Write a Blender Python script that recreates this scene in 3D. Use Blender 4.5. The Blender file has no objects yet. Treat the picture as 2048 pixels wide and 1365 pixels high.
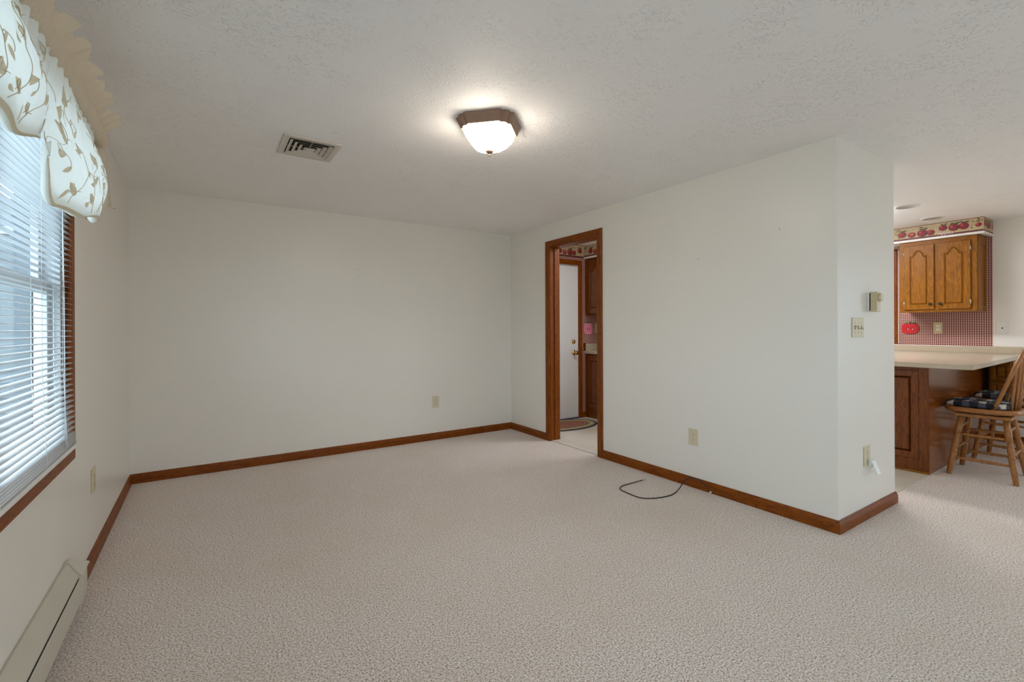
import bpy, math, random
from mathutils import Vector, Matrix
R = math.radians
SC = bpy.context.scene
COL = SC.collection
random.seed(7)

# ------------------------------------------------------------------ camera
CX, CY, HC = 0.478, -4.610, 1.188
YAW, ROLL, FPX, Y0 = 0.58483, -0.0043, 931.16, 657.03
H = 2.286            # ceiling
W = 3.513            # right wall plane
YC = -3.413          # near end of the partition
XD = 4.366           # outer end of the partition
XK = 7.331           # far kitchen wall
YR = -7.2            # rear wall (behind the camera)
cd = bpy.data.cameras.new('camera'); cam = bpy.data.objects.new('camera', cd); COL.objects.link(cam)
cd.sensor_width = 36.0; cd.lens = FPX / 2048 * 36
cd.shift_y = -(682.5 - Y0) / 2048
cd.clip_start = 0.02; cd.clip_end = 200
cam.matrix_world = Matrix.Translation((CX, CY, HC)) @ Matrix.Rotation(-YAW, 4, 'Z') @ Matrix.Rotation(R(90), 4, 'X') @ Matrix.Rotation(ROLL, 4, 'Z')
SC.camera = cam

# ------------------------------------------------------------------ sky, exposure
SKY = 4.8
wd = bpy.data.worlds.new('sky'); SC.world = wd; wd.use_nodes = True
wd.node_tree.nodes['Background'].inputs[0].default_value = (0.66, 0.84, 1.0, 1)
wd.node_tree.nodes['Background'].inputs[1].default_value = SKY
vs = SC.view_settings
vs.view_transform = 'Standard'; vs.look = 'None'; vs.gamma = 1.0; vs.use_curve_mapping = False
vs.exposure = 0.55
SC.cycles.max_bounces = 10; SC.cycles.diffuse_bounces = 6; SC.cycles.glossy_bounces = 4
SC.cycles.transparent_max_bounces = 16; SC.cycles.transmission_bounces = 6
SC.cycles.sample_clamp_indirect = 6.0
SC.cycles.caustics_reflective = False; SC.cycles.caustics_refractive = False

def portal(name, loc, rot, sx, sy):
    l = bpy.data.lights.new(name, 'AREA'); l.shape = 'RECTANGLE'; l.size = sx; l.size_y = sy
    l.cycles.is_portal = True
    o = bpy.data.objects.new(name, l); COL.objects.link(o); o.location = loc; o.rotation_euler = rot
    return o
# window openings: (a0, a1, z0, z1)
WIN1 = (-3.75, -1.965, 0.700, 2.03)     # in the left wall, with the blind
WIN3 = (-6.20, -5.15, 0.70, 2.03)       # in the left wall, behind the camera
SLD = (1.1, 2.3, 0.02, 2.03)            # patio door in the rear wall
SLD2 = (-6.5, -5.3, 0.02, 2.03)         # unseen patio door added to light the kitchen side
WIN2 = (-2.47, -1.45, 1.06, 2.04)       # kitchen window
for nm, (a0, a1, z0, z1), pl in (('portal_a', WIN1, 'L'), ('portal_b', WIN3, 'L'), ('portal_c', SLD, 'B'), ('portal_d', SLD2, 'K'), ('portal_e', WIN2, 'K')):
    am, zm = (a0 + a1) / 2, (z0 + z1) / 2
    if pl == 'L': portal(nm, (-0.2, am, zm), (0, R(-90), 0), z1 - z0, a1 - a0)
    if pl == 'K': portal(nm, (XK + 0.2, am, zm), (0, R(90), 0), z1 - z0, a1 - a0)
    if pl == 'B': portal(nm, (am, YR - 0.2, zm), (R(90), 0, 0), a1 - a0, z1 - z0)

# ------------------------------------------------------------------ helpers
def lin(r, g, b):
    f = lambda c: (c / 255) / 12.92 if c / 255 <= 0.04045 else ((c / 255 + 0.055) / 1.055) ** 2.4
    return (f(r), f(g), f(b), 1.0)

class MB:
    """collects polygons; every face carries a material slot"""
    def __init__(s): s.v = []; s.f = []; s.m = []; s.slot = 0; s.sm = []; s.smooth = False
    def add(s, vs_, fs):
        k = len(s.v); s.v += [tuple(p) for p in vs_]
        for q in fs:
            s.f.append([i + k for i in q]); s.m.append(s.slot); s.sm.append(s.smooth)
        return s
    def box(s, x0, x1, y0, y1, z0, z1):
        x0, x1 = min(x0, x1), max(x0, x1); y0, y1 = min(y0, y1), max(y0, y1); z0, z1 = min(z0, z1), max(z0, z1)
        return s.add([(x0, y0, z0), (x1, y0, z0), (x1, y1, z0), (x0, y1, z0), (x0, y0, z1), (x1, y0, z1), (x1, y1, z1), (x0, y1, z1)],
                     [(0, 3, 2, 1), (4, 5, 6, 7), (0, 1, 5, 4), (1, 2, 6, 5), (2, 3, 7, 6), (3, 0, 4, 7)])
    def loops(s, L, closed=True, cap0=False, cap1=False):
        n = len(L[0]); vs_ = [p for l in L for p in l]; fs = []
        for i in range(len(L) - 1):
            for j in range(n if closed else n - 1):
                a, b = i * n + j, i * n + (j + 1) % n
                fs.append((a, b, b + n, a + n))
        if cap0: fs.append(tuple(range(n))[::-1])
        if cap1: fs.append(tuple(range((len(L) - 1) * n, len(L) * n)))
        return s.add(vs_, fs)
    def tube(s, pts, rad, seg=10, caps=True, flat=1.0):
        pts = [Vector(p) for p in pts]
        if not hasattr(rad, '__len__'): rad = [rad] * len(pts)
        L = []; up = None
        for i, p in enumerate(pts):
            t = (pts[min(i + 1, len(pts) - 1)] - pts[max(i - 1, 0)]).normalized()
            if up is None:
                up = Vector((0, 0, 1)) if abs(t.z) < 0.9 else Vector((1, 0, 0))
            a = t.cross(up).normalized(); b = a.cross(t).normalized(); up = b
            L.append([p + (a * math.cos(q) + b * math.sin(q) * flat) * rad[i] for q in [2 * math.pi * k / seg for k in range(seg)]])
        return s.loops(L, True, caps, caps)
    def lathe(s, prof, c=(0, 0, 0), axis='z', seg=24, cap0=True, cap1=True):
        L = []
        for r, h in prof:
            l = []
            for k in range(seg):
                q = 2 * math.pi * k / seg; a, b = r * math.cos(q), r * math.sin(q)
                if axis == 'z': p = (a, b, h)
                elif axis == 'x': p = (h, a, b)
                else: p = (b, h, a)
                l.append((p[0] + c[0], p[1] + c[1], p[2] + c[2]))
            L.append(l)
        return s.loops(L, True, cap0, cap1)
    def prism(s, poly, f0, f1):
        """poly 2-D, f0/f1 map (a,b) to 3-D for the two ends"""
        return s.loops([[f0(*p) for p in poly], [f1(*p) for p in poly]], True, True, True)

def shift_of(o):
    v = Vector((0, 0, 0))
    while o: v = v + o.location; o = o.parent
    return v

def obj(name, mb, mats, parent=None, world=True, bevel=0.0, label=None, kind=None, seg=2):
    me = bpy.data.meshes.new(name)
    sh = shift_of(parent) if (world and parent) else Vector((0, 0, 0))
    me.from_pydata([(x - sh.x, y - sh.y, z - sh.z) for x, y, z in mb.v], [], mb.f)
    for m in (mats if isinstance(mats, (list, tuple)) else [mats]): me.materials.append(m)
    me.polygons.foreach_set('material_index', mb.m)
    me.polygons.foreach_set('use_smooth', mb.sm)
    me.update()
    o = bpy.data.objects.new(name, me); COL.objects.link(o)
    import bmesh
    bm = bmesh.new(); bm.from_mesh(me); bmesh.ops.recalc_face_normals(bm, faces=bm.faces); bm.to_mesh(me); bm.free()
    if bevel:
        b = o.modifiers.new('bevel', 'BEVEL'); b.width = bevel; b.segments = seg; b.limit_method = 'ANGLE'; b.angle_limit = R(40)
        b.harden_normals = False
    if parent: o.parent = parent
    if label: o['label'] = label
    if kind: o['kind'] = kind
    return o

def thing(name, label, cat, loc=(0, 0, 0), rotz=0.0, group=None, kind=None):
    o = bpy.data.objects.new(name, None); COL.objects.link(o); o.location = loc; o.rotation_euler = (0, 0, rotz)
    o.empty_display_size = 0.05
    if kind: o['kind'] = kind
    if label: o['label'] = label
    if cat: o['category'] = cat
    if group: o['group'] = group
    return o

def tag(o, label, cat, group=None):
    o['label'] = label; o['category'] = cat
    if group: o['group'] = group
    return o

def copy_tree(o, parent=None):
    c = o.copy(); COL.objects.link(c); c.parent = parent
    for ch in list(o.children): copy_tree(ch, c)
    return c

def smooth(mb): mb.smooth = True; return mb
def B(*a): return MB().box(*a)

# ------------------------------------------------------------------ materials
MATS = {}
class NT:
    def __init__(s, name):
        m = bpy.data.materials.new(name); m.use_nodes = True; s.m = m; s.t = m.node_tree; s.N = s.t.nodes; s.L = s.t.links
        s.bsdf = s.N['Principled BSDF']; s.out = s.N['Material Output']; MATS[name] = m
    def n(s, typ, **kw):
        x = s.N.new(typ)
        for k, v in kw.items():
            if k in x.inputs: 
                i = x.inputs[k]
                if isinstance(v, bpy.types.NodeSocket): s.L.new(v, i)
                else: i.default_value = v
            else: setattr(x, k, v)
        return x
    def math(s, op, a, b=0.0, c=None):
        x = s.N.new('ShaderNodeMath'); x.operation = op
        for i, v in enumerate((a, b, c)):
            if v is None: continue
            if isinstance(v, bpy.types.NodeSocket): s.L.new(v, x.inputs[i])
            else: x.inputs[i].default_value = v
        return x.outputs[0]
    def mix(s, fac, a, b, blend='MIX'):
        x = s.N.new('ShaderNodeMix'); x.data_type = 'RGBA'; x.blend_type = blend
        for i, v in ((0, fac), (6, a), (7, b)):
            if isinstance(v, bpy.types.NodeSocket): s.L.new(v, x.inputs[i])
            else: x.inputs[i].default_value = v
        return x.outputs[2]
    def ramp(s, fac, stops):
        x = s.N.new('ShaderNodeValToRGB'); s.L.new(fac, x.inputs[0]); e = x.color_ramp.elements
        while len(e) < len(stops): e.new(0.5)
        for i, (p, c) in enumerate(stops): e[i].position = p; e[i].color = c if len(c) == 4 else (*c, 1)
        return x.outputs[0]
    def coord(s, scale=(1, 1, 1), kind='Object'):
        t = s.N.new('ShaderNodeTexCoord'); m = s.N.new('ShaderNodeMapping'); s.L.new(t.outputs[kind], m.inputs[0])
        m.inputs['Scale'].default_value = scale; return m.outputs[0]
    def noise(s, co, scale, detail=2.0, rough=0.5, dist=0.0):
        x = s.n('ShaderNodeTexNoise', Scale=scale, Detail=detail, Roughness=rough, Distortion=dist); s.L.new(co, x.inputs['Vector']); return x.outputs[0]
    def bump(s, h, dist, strength=1.0):
        b = s.n('ShaderNodeBump', Strength=strength, Distance=dist); s.L.new(h, b.inputs['Height']); s.L.new(b.outputs[0], s.bsdf.inputs['Normal']); return b
    def set(s, **kw):
        for k, v in kw.items():
            i = s.bsdf.inputs[k.replace('_', ' ')]
            if isinstance(v, bpy.types.NodeSocket): s.L.new(v, i)
            else: i.default_value = v
        return s.m

def plain(name, col, rough=0.5, spec=0.5, metal=0.0, var=0.04, scale=30.0, bump=0.0):
    t = NT(name); co = t.coord()
    f = t.noise(co, scale, 3)
    dark = tuple(c * (1 - var) for c in col[:3]) + (1,); light = tuple(min(1, c * (1 + var)) for c in col[:3]) + (1,)
    t.set(Base_Color=t.mix(f, dark, light), Roughness=rough, Metallic=metal)
    t.bsdf.inputs['Specular IOR Level'].default_value = spec
    if bump: t.bump(f, bump)
    return t.m

def wood(name, axis, light, dark, rough=0.42, coat=0.03, scale=1.6, fine=1.0):
    t = NT(name)
    st = {'x': (0.12, 1, 1), 'y': (1, 0.12, 1), 'z': (1, 1, 0.12)}[axis]
    co = t.coord(tuple(a * scale for a in st))
    n1 = t.noise(co, 14, 4, 0.55, 0.6)
    rings = t.math('SINE', t.math('MULTIPLY', n1, 46.0)); rings = t.math('MULTIPLY_ADD', rings, 0.5, 0.5)
    st2 = {'x': (0.03, 1, 1), 'y': (1, 0.03, 1), 'z': (1, 1, 0.03)}[axis]
    co2 = t.coord(tuple(a * scale for a in st2))
    pores = t.noise(co2, 420 * fine, 2, 0.6)
    f = t.math('MULTIPLY_ADD', rings, 0.30, t.math('MULTIPLY', pores, 0.85)); 
    c = t.ramp(f, [(0.22, dark), (0.55, tuple((a + b) / 2 for a, b in zip(light, dark))), (0.85, light)])
    t.set(Base_Color=c, Roughness=rough); t.bsdf.inputs['Specular IOR Level'].default_value = 0.2
    t.bsdf.inputs['Coat Weight'].default_value = coat; t.bsdf.inputs['Coat Roughness'].default_value = 0.2
    t.bump(pores, 0.0006, 0.35)
    return t.m

def wallpaint(name, col, rough=0.33):
    t = NT(name); co = t.coord()
    f = t.noise(co, 2.2, 4, 0.6); fine = t.noise(co, 260, 3, 0.6)
    a = tuple(c * 0.975 for c in col[:3]) + (1,); b = tuple(min(1, c * 1.02) for c in col[:3]) + (1,)
    t.set(Base_Color=t.mix(f, a, b), Roughness=rough); t.bsdf.inputs['Specular IOR Level'].default_value = 0.35
    t.bump(fine, 0.0006, 0.35); return t.m

M_WALL = wallpaint('wall_paint', lin(235, 230, 221))
M_WALL2 = wallpaint('wall_paint_kitchen', lin(236, 232, 225))
M_WHITE = plain('white_paint', lin(232, 228, 220), 0.35)
M_DOORW = plain('door_white', lin(236, 238, 238), 0.35, var=0.02)
M_VINYLW = plain('window_vinyl', lin(206, 208, 208), 0.3, var=0.02)
M_IVORY = plain('ivory_plastic', lin(214, 203, 172), 0.35, var=0.03)
M_IVORY2 = plain('ivory_slot', lin(70, 58, 42), 0.6)
M_ALMOND = plain('almond_plastic', lin(205, 190, 150), 0.35, var=0.03)
M_WPLAST = plain('white_plastic', lin(235, 234, 230), 0.35, var=0.02)
M_BRASS = plain('brass', lin(200, 160, 90), 0.22, metal=1.0)
M_CHROME = plain('chrome', lin(205, 205, 205), 0.18, metal=1.0)
M_BLACK = plain('black_rubber', lin(28, 26, 25), 0.45)
M_DARK = plain('dark_void', lin(22, 20, 18), 0.8)
M_KNOB = plain('black_knob', lin(25, 22, 20), 0.35)
M_BRONZE = plain('oil_bronze', lin(146, 116, 96), 0.45, metal=0.45, var=0.12)
M_HEAT = plain('heater_enamel', lin(202, 195, 180), 0.42, var=0.05, scale=9)
M_VENT = plain('vent_enamel', lin(206, 198, 186), 0.4, var=0.03)
TRL, TRD = lin(144, 76, 12), lin(96, 42, 2)
M_TX = wood('trim_oak_x', 'x', TRL, TRD); M_TY = wood('trim_oak_y', 'y', TRL, TRD); M_TZ = wood('trim_oak_z', 'z', TRL, TRD)
CBL, CBD = lin(160, 103, 22), lin(108, 60, 8)
M_CZ = wood('cabinet_oak_z', 'z', CBL, CBD); M_CY = wood('cabinet_oak_y', 'y', CBL, CBD)
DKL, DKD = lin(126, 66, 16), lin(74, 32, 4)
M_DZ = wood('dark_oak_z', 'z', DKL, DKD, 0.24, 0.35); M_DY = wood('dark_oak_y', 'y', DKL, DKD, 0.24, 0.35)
M_DGL = wood('polished_oak_z', 'z', lin(152, 84, 24), lin(104, 50, 8), 0.16, 0.5)
STL, STD = lin(176, 120, 66), lin(128, 80, 38)
M_SZ = wood('stool_oak_z', 'z', STL, STD, 0.30, 0.3, 2.2); M_SY = wood('stool_oak_y', 'y', STL, STD, 0.30, 0.3, 2.2)

def carpet():
    t = NT('textured_carpet'); co = t.coord()
    warp = t.n('ShaderNodeTexNoise', Scale=40.0, Detail=2.0); t.L.new(co, warp.inputs['Vector'])
    wv = t.N.new('ShaderNodeVectorMath'); wv.operation = 'MULTIPLY_ADD'; t.L.new(warp.outputs['Color'], wv.inputs[0]); wv.inputs[1].default_value = (0.012, 0.012, 0.0); t.L.new(co, wv.inputs[2])
    p = wv.outputs[0]
    yarn = t.noise(p, 150, 3, 0.65); tone = t.noise(p, 120, 2, 0.6); big = t.noise(co, 1.3, 5, 0.62)
    c = t.ramp(yarn, [(0.37, lin(154, 125, 108)), (0.45, lin(212, 193, 179)), (0.53, lin(241, 230, 222)), (0.61, lin(255, 251, 247))])
    c = t.mix(t.math('MULTIPLY', t.ramp(tone, [(0.55, (0, 0, 0)), (0.70, (1, 1, 1))]), 0.5), c, lin(196, 168, 142))
    c = t.mix(t.math('MULTIPLY', t.ramp(big, [(0.42, (0, 0, 0)), (0.72, (1, 1, 1))]), 0.26), c, lin(206, 182, 154))
    # pile leaning in faint diagonal rows
    st = t.N.new('ShaderNodeMapping'); t.L.new(co, st.inputs[0]); st.inputs['Rotation'].default_value = (0, 0, R(25)); st.inputs['Scale'].default_value = (18, 80, 1)
    streak = t.noise(st.outputs[0], 1.3, 3, 0.6)
    c = t.mix(t.math('MULTIPLY', t.ramp(streak, [(0.60, (0, 0, 0)), (0.74, (1, 1, 1))]), 0.30), c, lin(168, 140, 124))
    t.set(Base_Color=c, Roughness=0.95); t.bsdf.inputs['Specular IOR Level'].default_value = 0.1
    t.bsdf.inputs['Sheen Weight'].default_value = 0.25
    hh = t.math('MULTIPLY_ADD', streak, -0.35, yarn); hh = t.math('MULTIPLY_ADD', t.noise(co, 60, 2), 0.5, hh)
    t.bump(hh, 0.012, 0.6); return t.m
M_CARPET = carpet()

def ceiling_mat():
    t = NT('stomped_ceiling_plaster'); co = t.coord()
    def stomp(scale, off, arms, r0, r1):
        """fans of short ridges round scattered centres, as a stomp brush leaves them"""
        mp = t.N.new('ShaderNodeMapping'); t.L.new(co, mp.inputs[0]); mp.inputs['Location'].default_value = (off, off * 1.7, 0); p = mp.outputs[0]
        v = t.n('ShaderNodeTexVoronoi', Scale=scale, voronoi_dimensions='2D'); t.L.new(p, v.inputs['Vector'])
        d = t.N.new('ShaderNodeVectorMath'); d.operation = 'SUBTRACT'; t.L.new(p, d.inputs[0]); t.L.new(v.outputs['Position'], d.inputs[1])
        sp = t.N.new('ShaderNodeSeparateXYZ'); t.L.new(d.outputs[0], sp.inputs[0])
        th_ = t.math('ARCTAN2', sp.outputs[1], sp.outputs[0])
        w_ = t.noise(p, 26, 2, 0.5)
        a = t.math('ABSOLUTE', t.math('SINE', t.math('ADD', t.math('MULTIPLY', th_, arms), t.math('MULTIPLY', w_, 14.0))))
        rd = t.ramp(a, [(0.0, (1, 1, 1)), (0.42, (0, 0, 0))])
        br = t.ramp(t.noise(p, 48, 2, 0.5), [(0.44, (0, 0, 0)), (0.58, (1, 1, 1))])
        m = t.ramp(v.outputs['Distance'], [(r0 * 0.4, (0, 0, 0)), (r0, (1, 1, 1)), (r1, (1, 1, 1)), (min(1, r1 * 1.25), (0, 0, 0))])
        return t.math('MULTIPLY', t.math('MULTIPLY', rd, m), br)
    h = t.math('ADD', stomp(8.0, 3.1, 4.0, 0.10, 0.55), t.math('MULTIPLY', stomp(12.0, 9.7, 3.0, 0.10, 0.6), 0.8))
    patch = t.ramp(t.noise(co, 5, 3, 0.6), [(0.36, (0.15, 0.15, 0.15)), (0.56, (1, 1, 1))])
    h = t.math('MULTIPLY', h, patch)
    h = t.math('MULTIPLY_ADD', t.noise(co, 150, 2), 0.22, h)
    t.set(Base_Color=lin(246, 244, 242), Roughness=0.6); t.bsdf.inputs['Specular IOR Level'].default_value = 0.3
    t.bump(h, 0.0035, 0.75); return t.m
M_CEIL = ceiling_mat()

def gingham():
    t = NT('gingham_wallpaper'); tc = t.N.new('ShaderNodeTexCoord'); sp = t.N.new('ShaderNodeSeparateXYZ'); t.L.new(tc.outputs['Object'], sp.inputs[0])
    u = t.math('ADD', sp.outputs[0], sp.outputs[1]); P = 1 / 0.0182
    a = t.math('LESS_THAN', t.math('FRACT', t.math('MULTIPLY', u, P)), 0.5)
    b = t.math('LESS_THAN', t.math('FRACT', t.math('MULTIPLY', sp.outputs[2], P)), 0.5)
    s_ = t.math('MULTIPLY', t.math('ADD', a, b), 0.5)
    c = t.ramp(s_, [(0.0, lin(232, 204, 190)), (0.5, lin(152, 90, 80)), (1.0, lin(84, 26, 24))])
    t.set(Base_Color=c, Roughness=0.5); return t.m
M_GING = gingham()

def buffalo():
    t = NT('buffalo_check'); tc = t.N.new('ShaderNodeTexCoord'); sp = t.N.new('ShaderNodeSeparateXYZ'); t.L.new(tc.outputs['Object'], sp.inputs[0])
    P = 1 / 0.10
    wob = t.noise(tc.outputs['Object'], 6, 2)
    a = t.math('LESS_THAN', t.math('FRACT', t.math('ADD', t.math('MULTIPLY', sp.outputs[0], P), t.math('MULTIPLY', wob, 0.5))), 0.58)
    b = t.math('LESS_THAN', t.math('FRACT', t.math('ADD', t.math('MULTIPLY', sp.outputs[1], P), t.math('MULTIPLY', wob, 0.5))), 0.58)
    s_ = t.math('MULTIPLY', t.math('ADD', a, b), 0.5)
    c = t.ramp(s_, [(0.0, lin(212, 208, 200)), (0.3, lin(66, 70, 86)), (0.75, lin(17, 18, 28))])
    t.N[-1].color_ramp.interpolation = 'CONSTANT'
    t.set(Base_Color=c, Roughness=0.85); t.bump(t.noise(tc.outputs['Object'], 500, 2), 0.001, 0.4); return t.m
M_BUFF = buffalo()

def laminate():
    t = NT('speckled_laminate'); co = t.coord()
    f = t.noise(co, 190, 4, 0.7); g = t.noise(co, 18, 3)
    c = t.ramp(f, [(0.3, lin(148, 130, 106)), (0.45, lin(186, 171, 148)), (0.62, lin(196, 183, 162)), (0.75, lin(166, 148, 122))])
    c = t.mix(t.math('MULTIPLY', g, 0.25), c, lin(196, 182, 160))
    t.set(Base_Color=c, Roughness=0.22); return t.m
M_LAM = laminate()

def vinyl():
    t = NT('sheet_vinyl'); co = t.coord()
    f = t.noise(co, 9, 5, 0.6, 0.7); v = t.n('ShaderNodeTexBrick', Scale=1.0); t.L.new(co, v.inputs['Vector'])
    v.inputs['Color1'].default_value = lin(222, 216, 202); v.inputs['Color2'].default_value = lin(214, 207, 192); v.inputs['Mortar'].default_value = lin(210, 203, 189)
    v.inputs['Brick Width'].default_value = 0.23; v.inputs['Row Height'].default_value = 0.23; v.inputs['Mortar Size'].default_value = 0.006; v.offset = 0.0
    c = t.mix(t.math('MULTIPLY', f, 0.3), v.outputs[0], lin(200, 190, 172))
    t.set(Base_Color=c, Roughness=0.3); return t.m
M_VINYL = vinyl()

def glass():
    t = NT('window_glass'); t.N.remove(t.bsdf)
    tr = t.N.new('ShaderNodeBsdfTransparent'); gl = t.N.new('ShaderNodeBsdfGlossy'); gl.inputs['Roughness'].default_value = 0.02
    tr.inputs[0].default_value = (0.95, 0.97, 0.97, 1)
    lw = t.N.new('ShaderNodeLayerWeight'); lw.inputs[0].default_value = 0.5
    fac = t.math('MULTIPLY_ADD', t.math('POWER', lw.outputs['Facing'], 5.0), 0.16, 0.02)
    mx = t.N.new('ShaderNodeMixShader'); t.L.new(fac, mx.inputs[0]); t.L.new(tr.outputs[0], mx.inputs[1]); t.L.new(gl.outputs[0], mx.inputs[2])
    t.L.new(mx.outputs[0], t.out.inputs[0]); return t.m
M_GLASS = glass()

def cloth(name, col, trans, tcol, fold=0.0):
    t = NT(name); t.N.remove(t.bsdf); co = t.coord()
    d = t.N.new('ShaderNodeBsdfDiffuse'); tl = t.N.new('ShaderNodeBsdfTranslucent'); mx = t.N.new('ShaderNodeMixShader')
    weave = t.noise(co, 700, 2); wr = t.noise(co, 22, 4, 0.55)
    t.L.new(t.mix(weave, tuple(c * 0.93 for c in col[:3]) + (1,), col), d.inputs[0]); tl.inputs[0].default_value = tcol
    bp_ = t.n('ShaderNodeBump', Strength=0.5, Distance=0.006); t.L.new(wr, bp_.inputs['Height'])
    t.L.new(bp_.outputs[0], d.inputs['Normal']); t.L.new(bp_.outputs[0], tl.inputs['Normal'])
    mx.inputs[0].default_value = trans
    t.L.new(d.outputs[0], mx.inputs[1]); t.L.new(tl.outputs[0], mx.inputs[2]); t.L.new(mx.outputs[0], t.out.inputs[0]); return t.m
M_SHEER = cloth('sheer_fabric', lin(236, 234, 224), 0.36, lin(240, 243, 238))
M_SHEER_UNLIT = cloth('unlit_sheer_fabric', lin(230, 217, 196), 0.30, lin(232, 220, 200))  # the sheer cloth again, its missing backlight put into a beige colour
M_EMB = cloth('embroidery_thread', lin(226, 210, 184), 0.5, lin(222, 208, 184))
M_SLAT = cloth('blind_slat', lin(238, 240, 242), 0.12, lin(230, 236, 242))

def emit(name, col, st):
    t = NT(name); t.N.remove(t.bsdf); e = t.N.new('ShaderNodeEmission'); e.inputs[0].default_value = col; e.inputs[1].default_value = st
    t.L.new(e.outputs[0], t.out.inputs[0]); return t.m
M_BULB = emit('lit_frosted_glass', (1.0, 0.88, 0.74, 1), 24.0)

# ------------------------------------------------------------------ the shell
def wall(name, plane, c0, c1, a0, a1, holes, mat, z0=0.0, z1=H):
    """plane 'x': slab c0..c1 in x running a0..a1 in y; plane 'y': the other way round"""
    mb = MB(); A = sorted({a0, a1, *[h[0] for h in holes], *[h[1] for h in holes]})
    for i in range(len(A) - 1):
        p, q = A[i], A[i + 1]; m = (p + q) / 2; cut = [(h[2], h[3]) for h in holes if h[0] < m < h[1]]
        segs = [(z0, z1)]
        for (b, t) in cut:
            ns = []
            for s0, s1 in segs:
                if b > s0: ns.append((s0, min(b, s1)))
                if t < s1: ns.append((max(t, s0), s1))
            segs = ns
        for s0, s1 in segs:
            if s1 - s0 < 1e-4: continue
            mb.box(c0, c1, p, q, s0, s1) if plane == 'x' else mb.box(p, q, c0, c1, s0, s1)
    return obj(name, mb, mat, kind='structure')

DW = (-1.456, -0.756, 2.032)       # clear doorway: y0, y1, top
fl = MB(); fl.box(0, W + 0.018, YR, 0.0, -0.06, 0.0); fl.box(W + 0.018, XK, YR, -3.352, -0.06, 0.0)
obj('floor', fl, M_CARPET, kind='structure')
vf = MB(); vf.box(W + 0.018, XK, -3.350, 0.03, -0.06, 0.004)
obj('floor_kitchen', vf, M_VINYL, kind='structure')
obj('ceiling', B(-0.14, XK + 0.14, YR - 0.14, 0.17, H, H + 0.1), M_CEIL, kind='structure')
wall('wall_left', 'x', -0.14, 0.0, YR - 0.14, 0.12, [WIN1, WIN3], M_WALL)
wall('wall_back', 'y', 0.0, 0.12, 0.0, W + 0.06, [], M_WALL)
wall('wall_right', 'x', W, W + 0.12, YC, 0.0, [(DW[0] - 0.02, DW[1] + 0.02, 0, DW[2] + 0.02)], M_WALL)
wall('wall_partition', 'x', W + 0.12, XD, YC, -1.9, [], M_WALL)
wall('wall_rear', 'y', YR - 0.14, YR, 0.0, XK, [SLD], M_WALL)
wk = wall('wall_kitchen', 'x', XK, XK + 0.14, YR - 0.14, 0.17, [SLD2, WIN2], M_WALL2)
KY = 0.03
KD = (3.74, 4.60, 2.016)           # kitchen door leaf: x0, x1, top
wb = wall('wall_kitchen_back', 'y', KY, KY + 0.14, W + 0.12, XK, [(KD[0], KD[1], 0, KD[2])], M_GING)
wall('wall_divider', 'x', 5.33, 5.43, -1.25, KY, [], M_GING)
obj('ground', B(-60, 60, -60, 60, -0.5, -0.4), plain('pale_concrete', lin(196, 194, 188), 0.9, var=0.10, scale=3), kind='structure')

# gingham paper and painted soffit on the far kitchen wall
gp = MB(); gp.box(XK - 0.0015, XK, -3.332, -2.542, 0.975, 2.14); gp.box(XK - 0.0015, XK, -1.38, 0.02, 0.975, 2.14)
gp.box(XK - 0.0015, XK, -2.542, -1.38, 0.96, 0.992)
obj('wallpaper', gp, M_GING, wk, label='red gingham wallpaper')

# baseboards ---------------------------------------------------------------
BPROF = [(0, 0), (0.014, 0), (0.014, 0.050), (0.0125, 0.0545), (0.0125, 0.0585), (0.0085, 0.064), (0.0075, 0.0695), (0.004, 0.0745), (0, 0.0747)]
def baseboard(name, f, a0, a1, k0, k1, mat, parent=None):
    """f(a, d, z) -> 3-D; the ends run out by k*d for mitred corners"""
    mb = MB(); mb.loops([[f(a0 + k0 * d, d, z) for d, z in BPROF], [f(a1 + k1 * d, d, z) for d, z in BPROF]], True, True, True)
    return obj(name, mb, mat, parent, kind=None if parent else 'structure')
baseboard('baseboard_left', lambda a, d, z: (d, a, z), -1.955, 0.0, 0, -1, M_TY)
baseboard('baseboard_left_rear', lambda a, d, z: (d, a, z), YR, -4.3, 1, 0, M_TY)
baseboard('baseboard_back', lambda a, d, z: (a, -d, z), 0.0, W, 1, -1, M_TX)
baseboard('baseboard_right', lambda a, d, z: (W - d, a, z), -0.685, 0.0, 0, -1, M_TY)
baseboard('baseboard_right_near', lambda a, d, z: (W - d, a, z), YC, -1.527, -1, 0, M_TY)
baseboard('baseboard_partition', lambda a, d, z: (a, YC - d, z), W, XD, -1, 1, M_TX)
baseboard('baseboard_partition_end', lambda a, d, z: (XD + d, a, z), YC, -3.35, -1, 0, M_TY)
baseboard('baseboard_kitchen', lambda a, d, z: (XK - d, a, z), -5.23, -3.352, 0, 0, M_TY)
baseboard('baseboard_kitchen_back', lambda a, d, z: (a, KY - d, z), 4.664, 4.722, 0, 0, M_TX)

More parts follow.
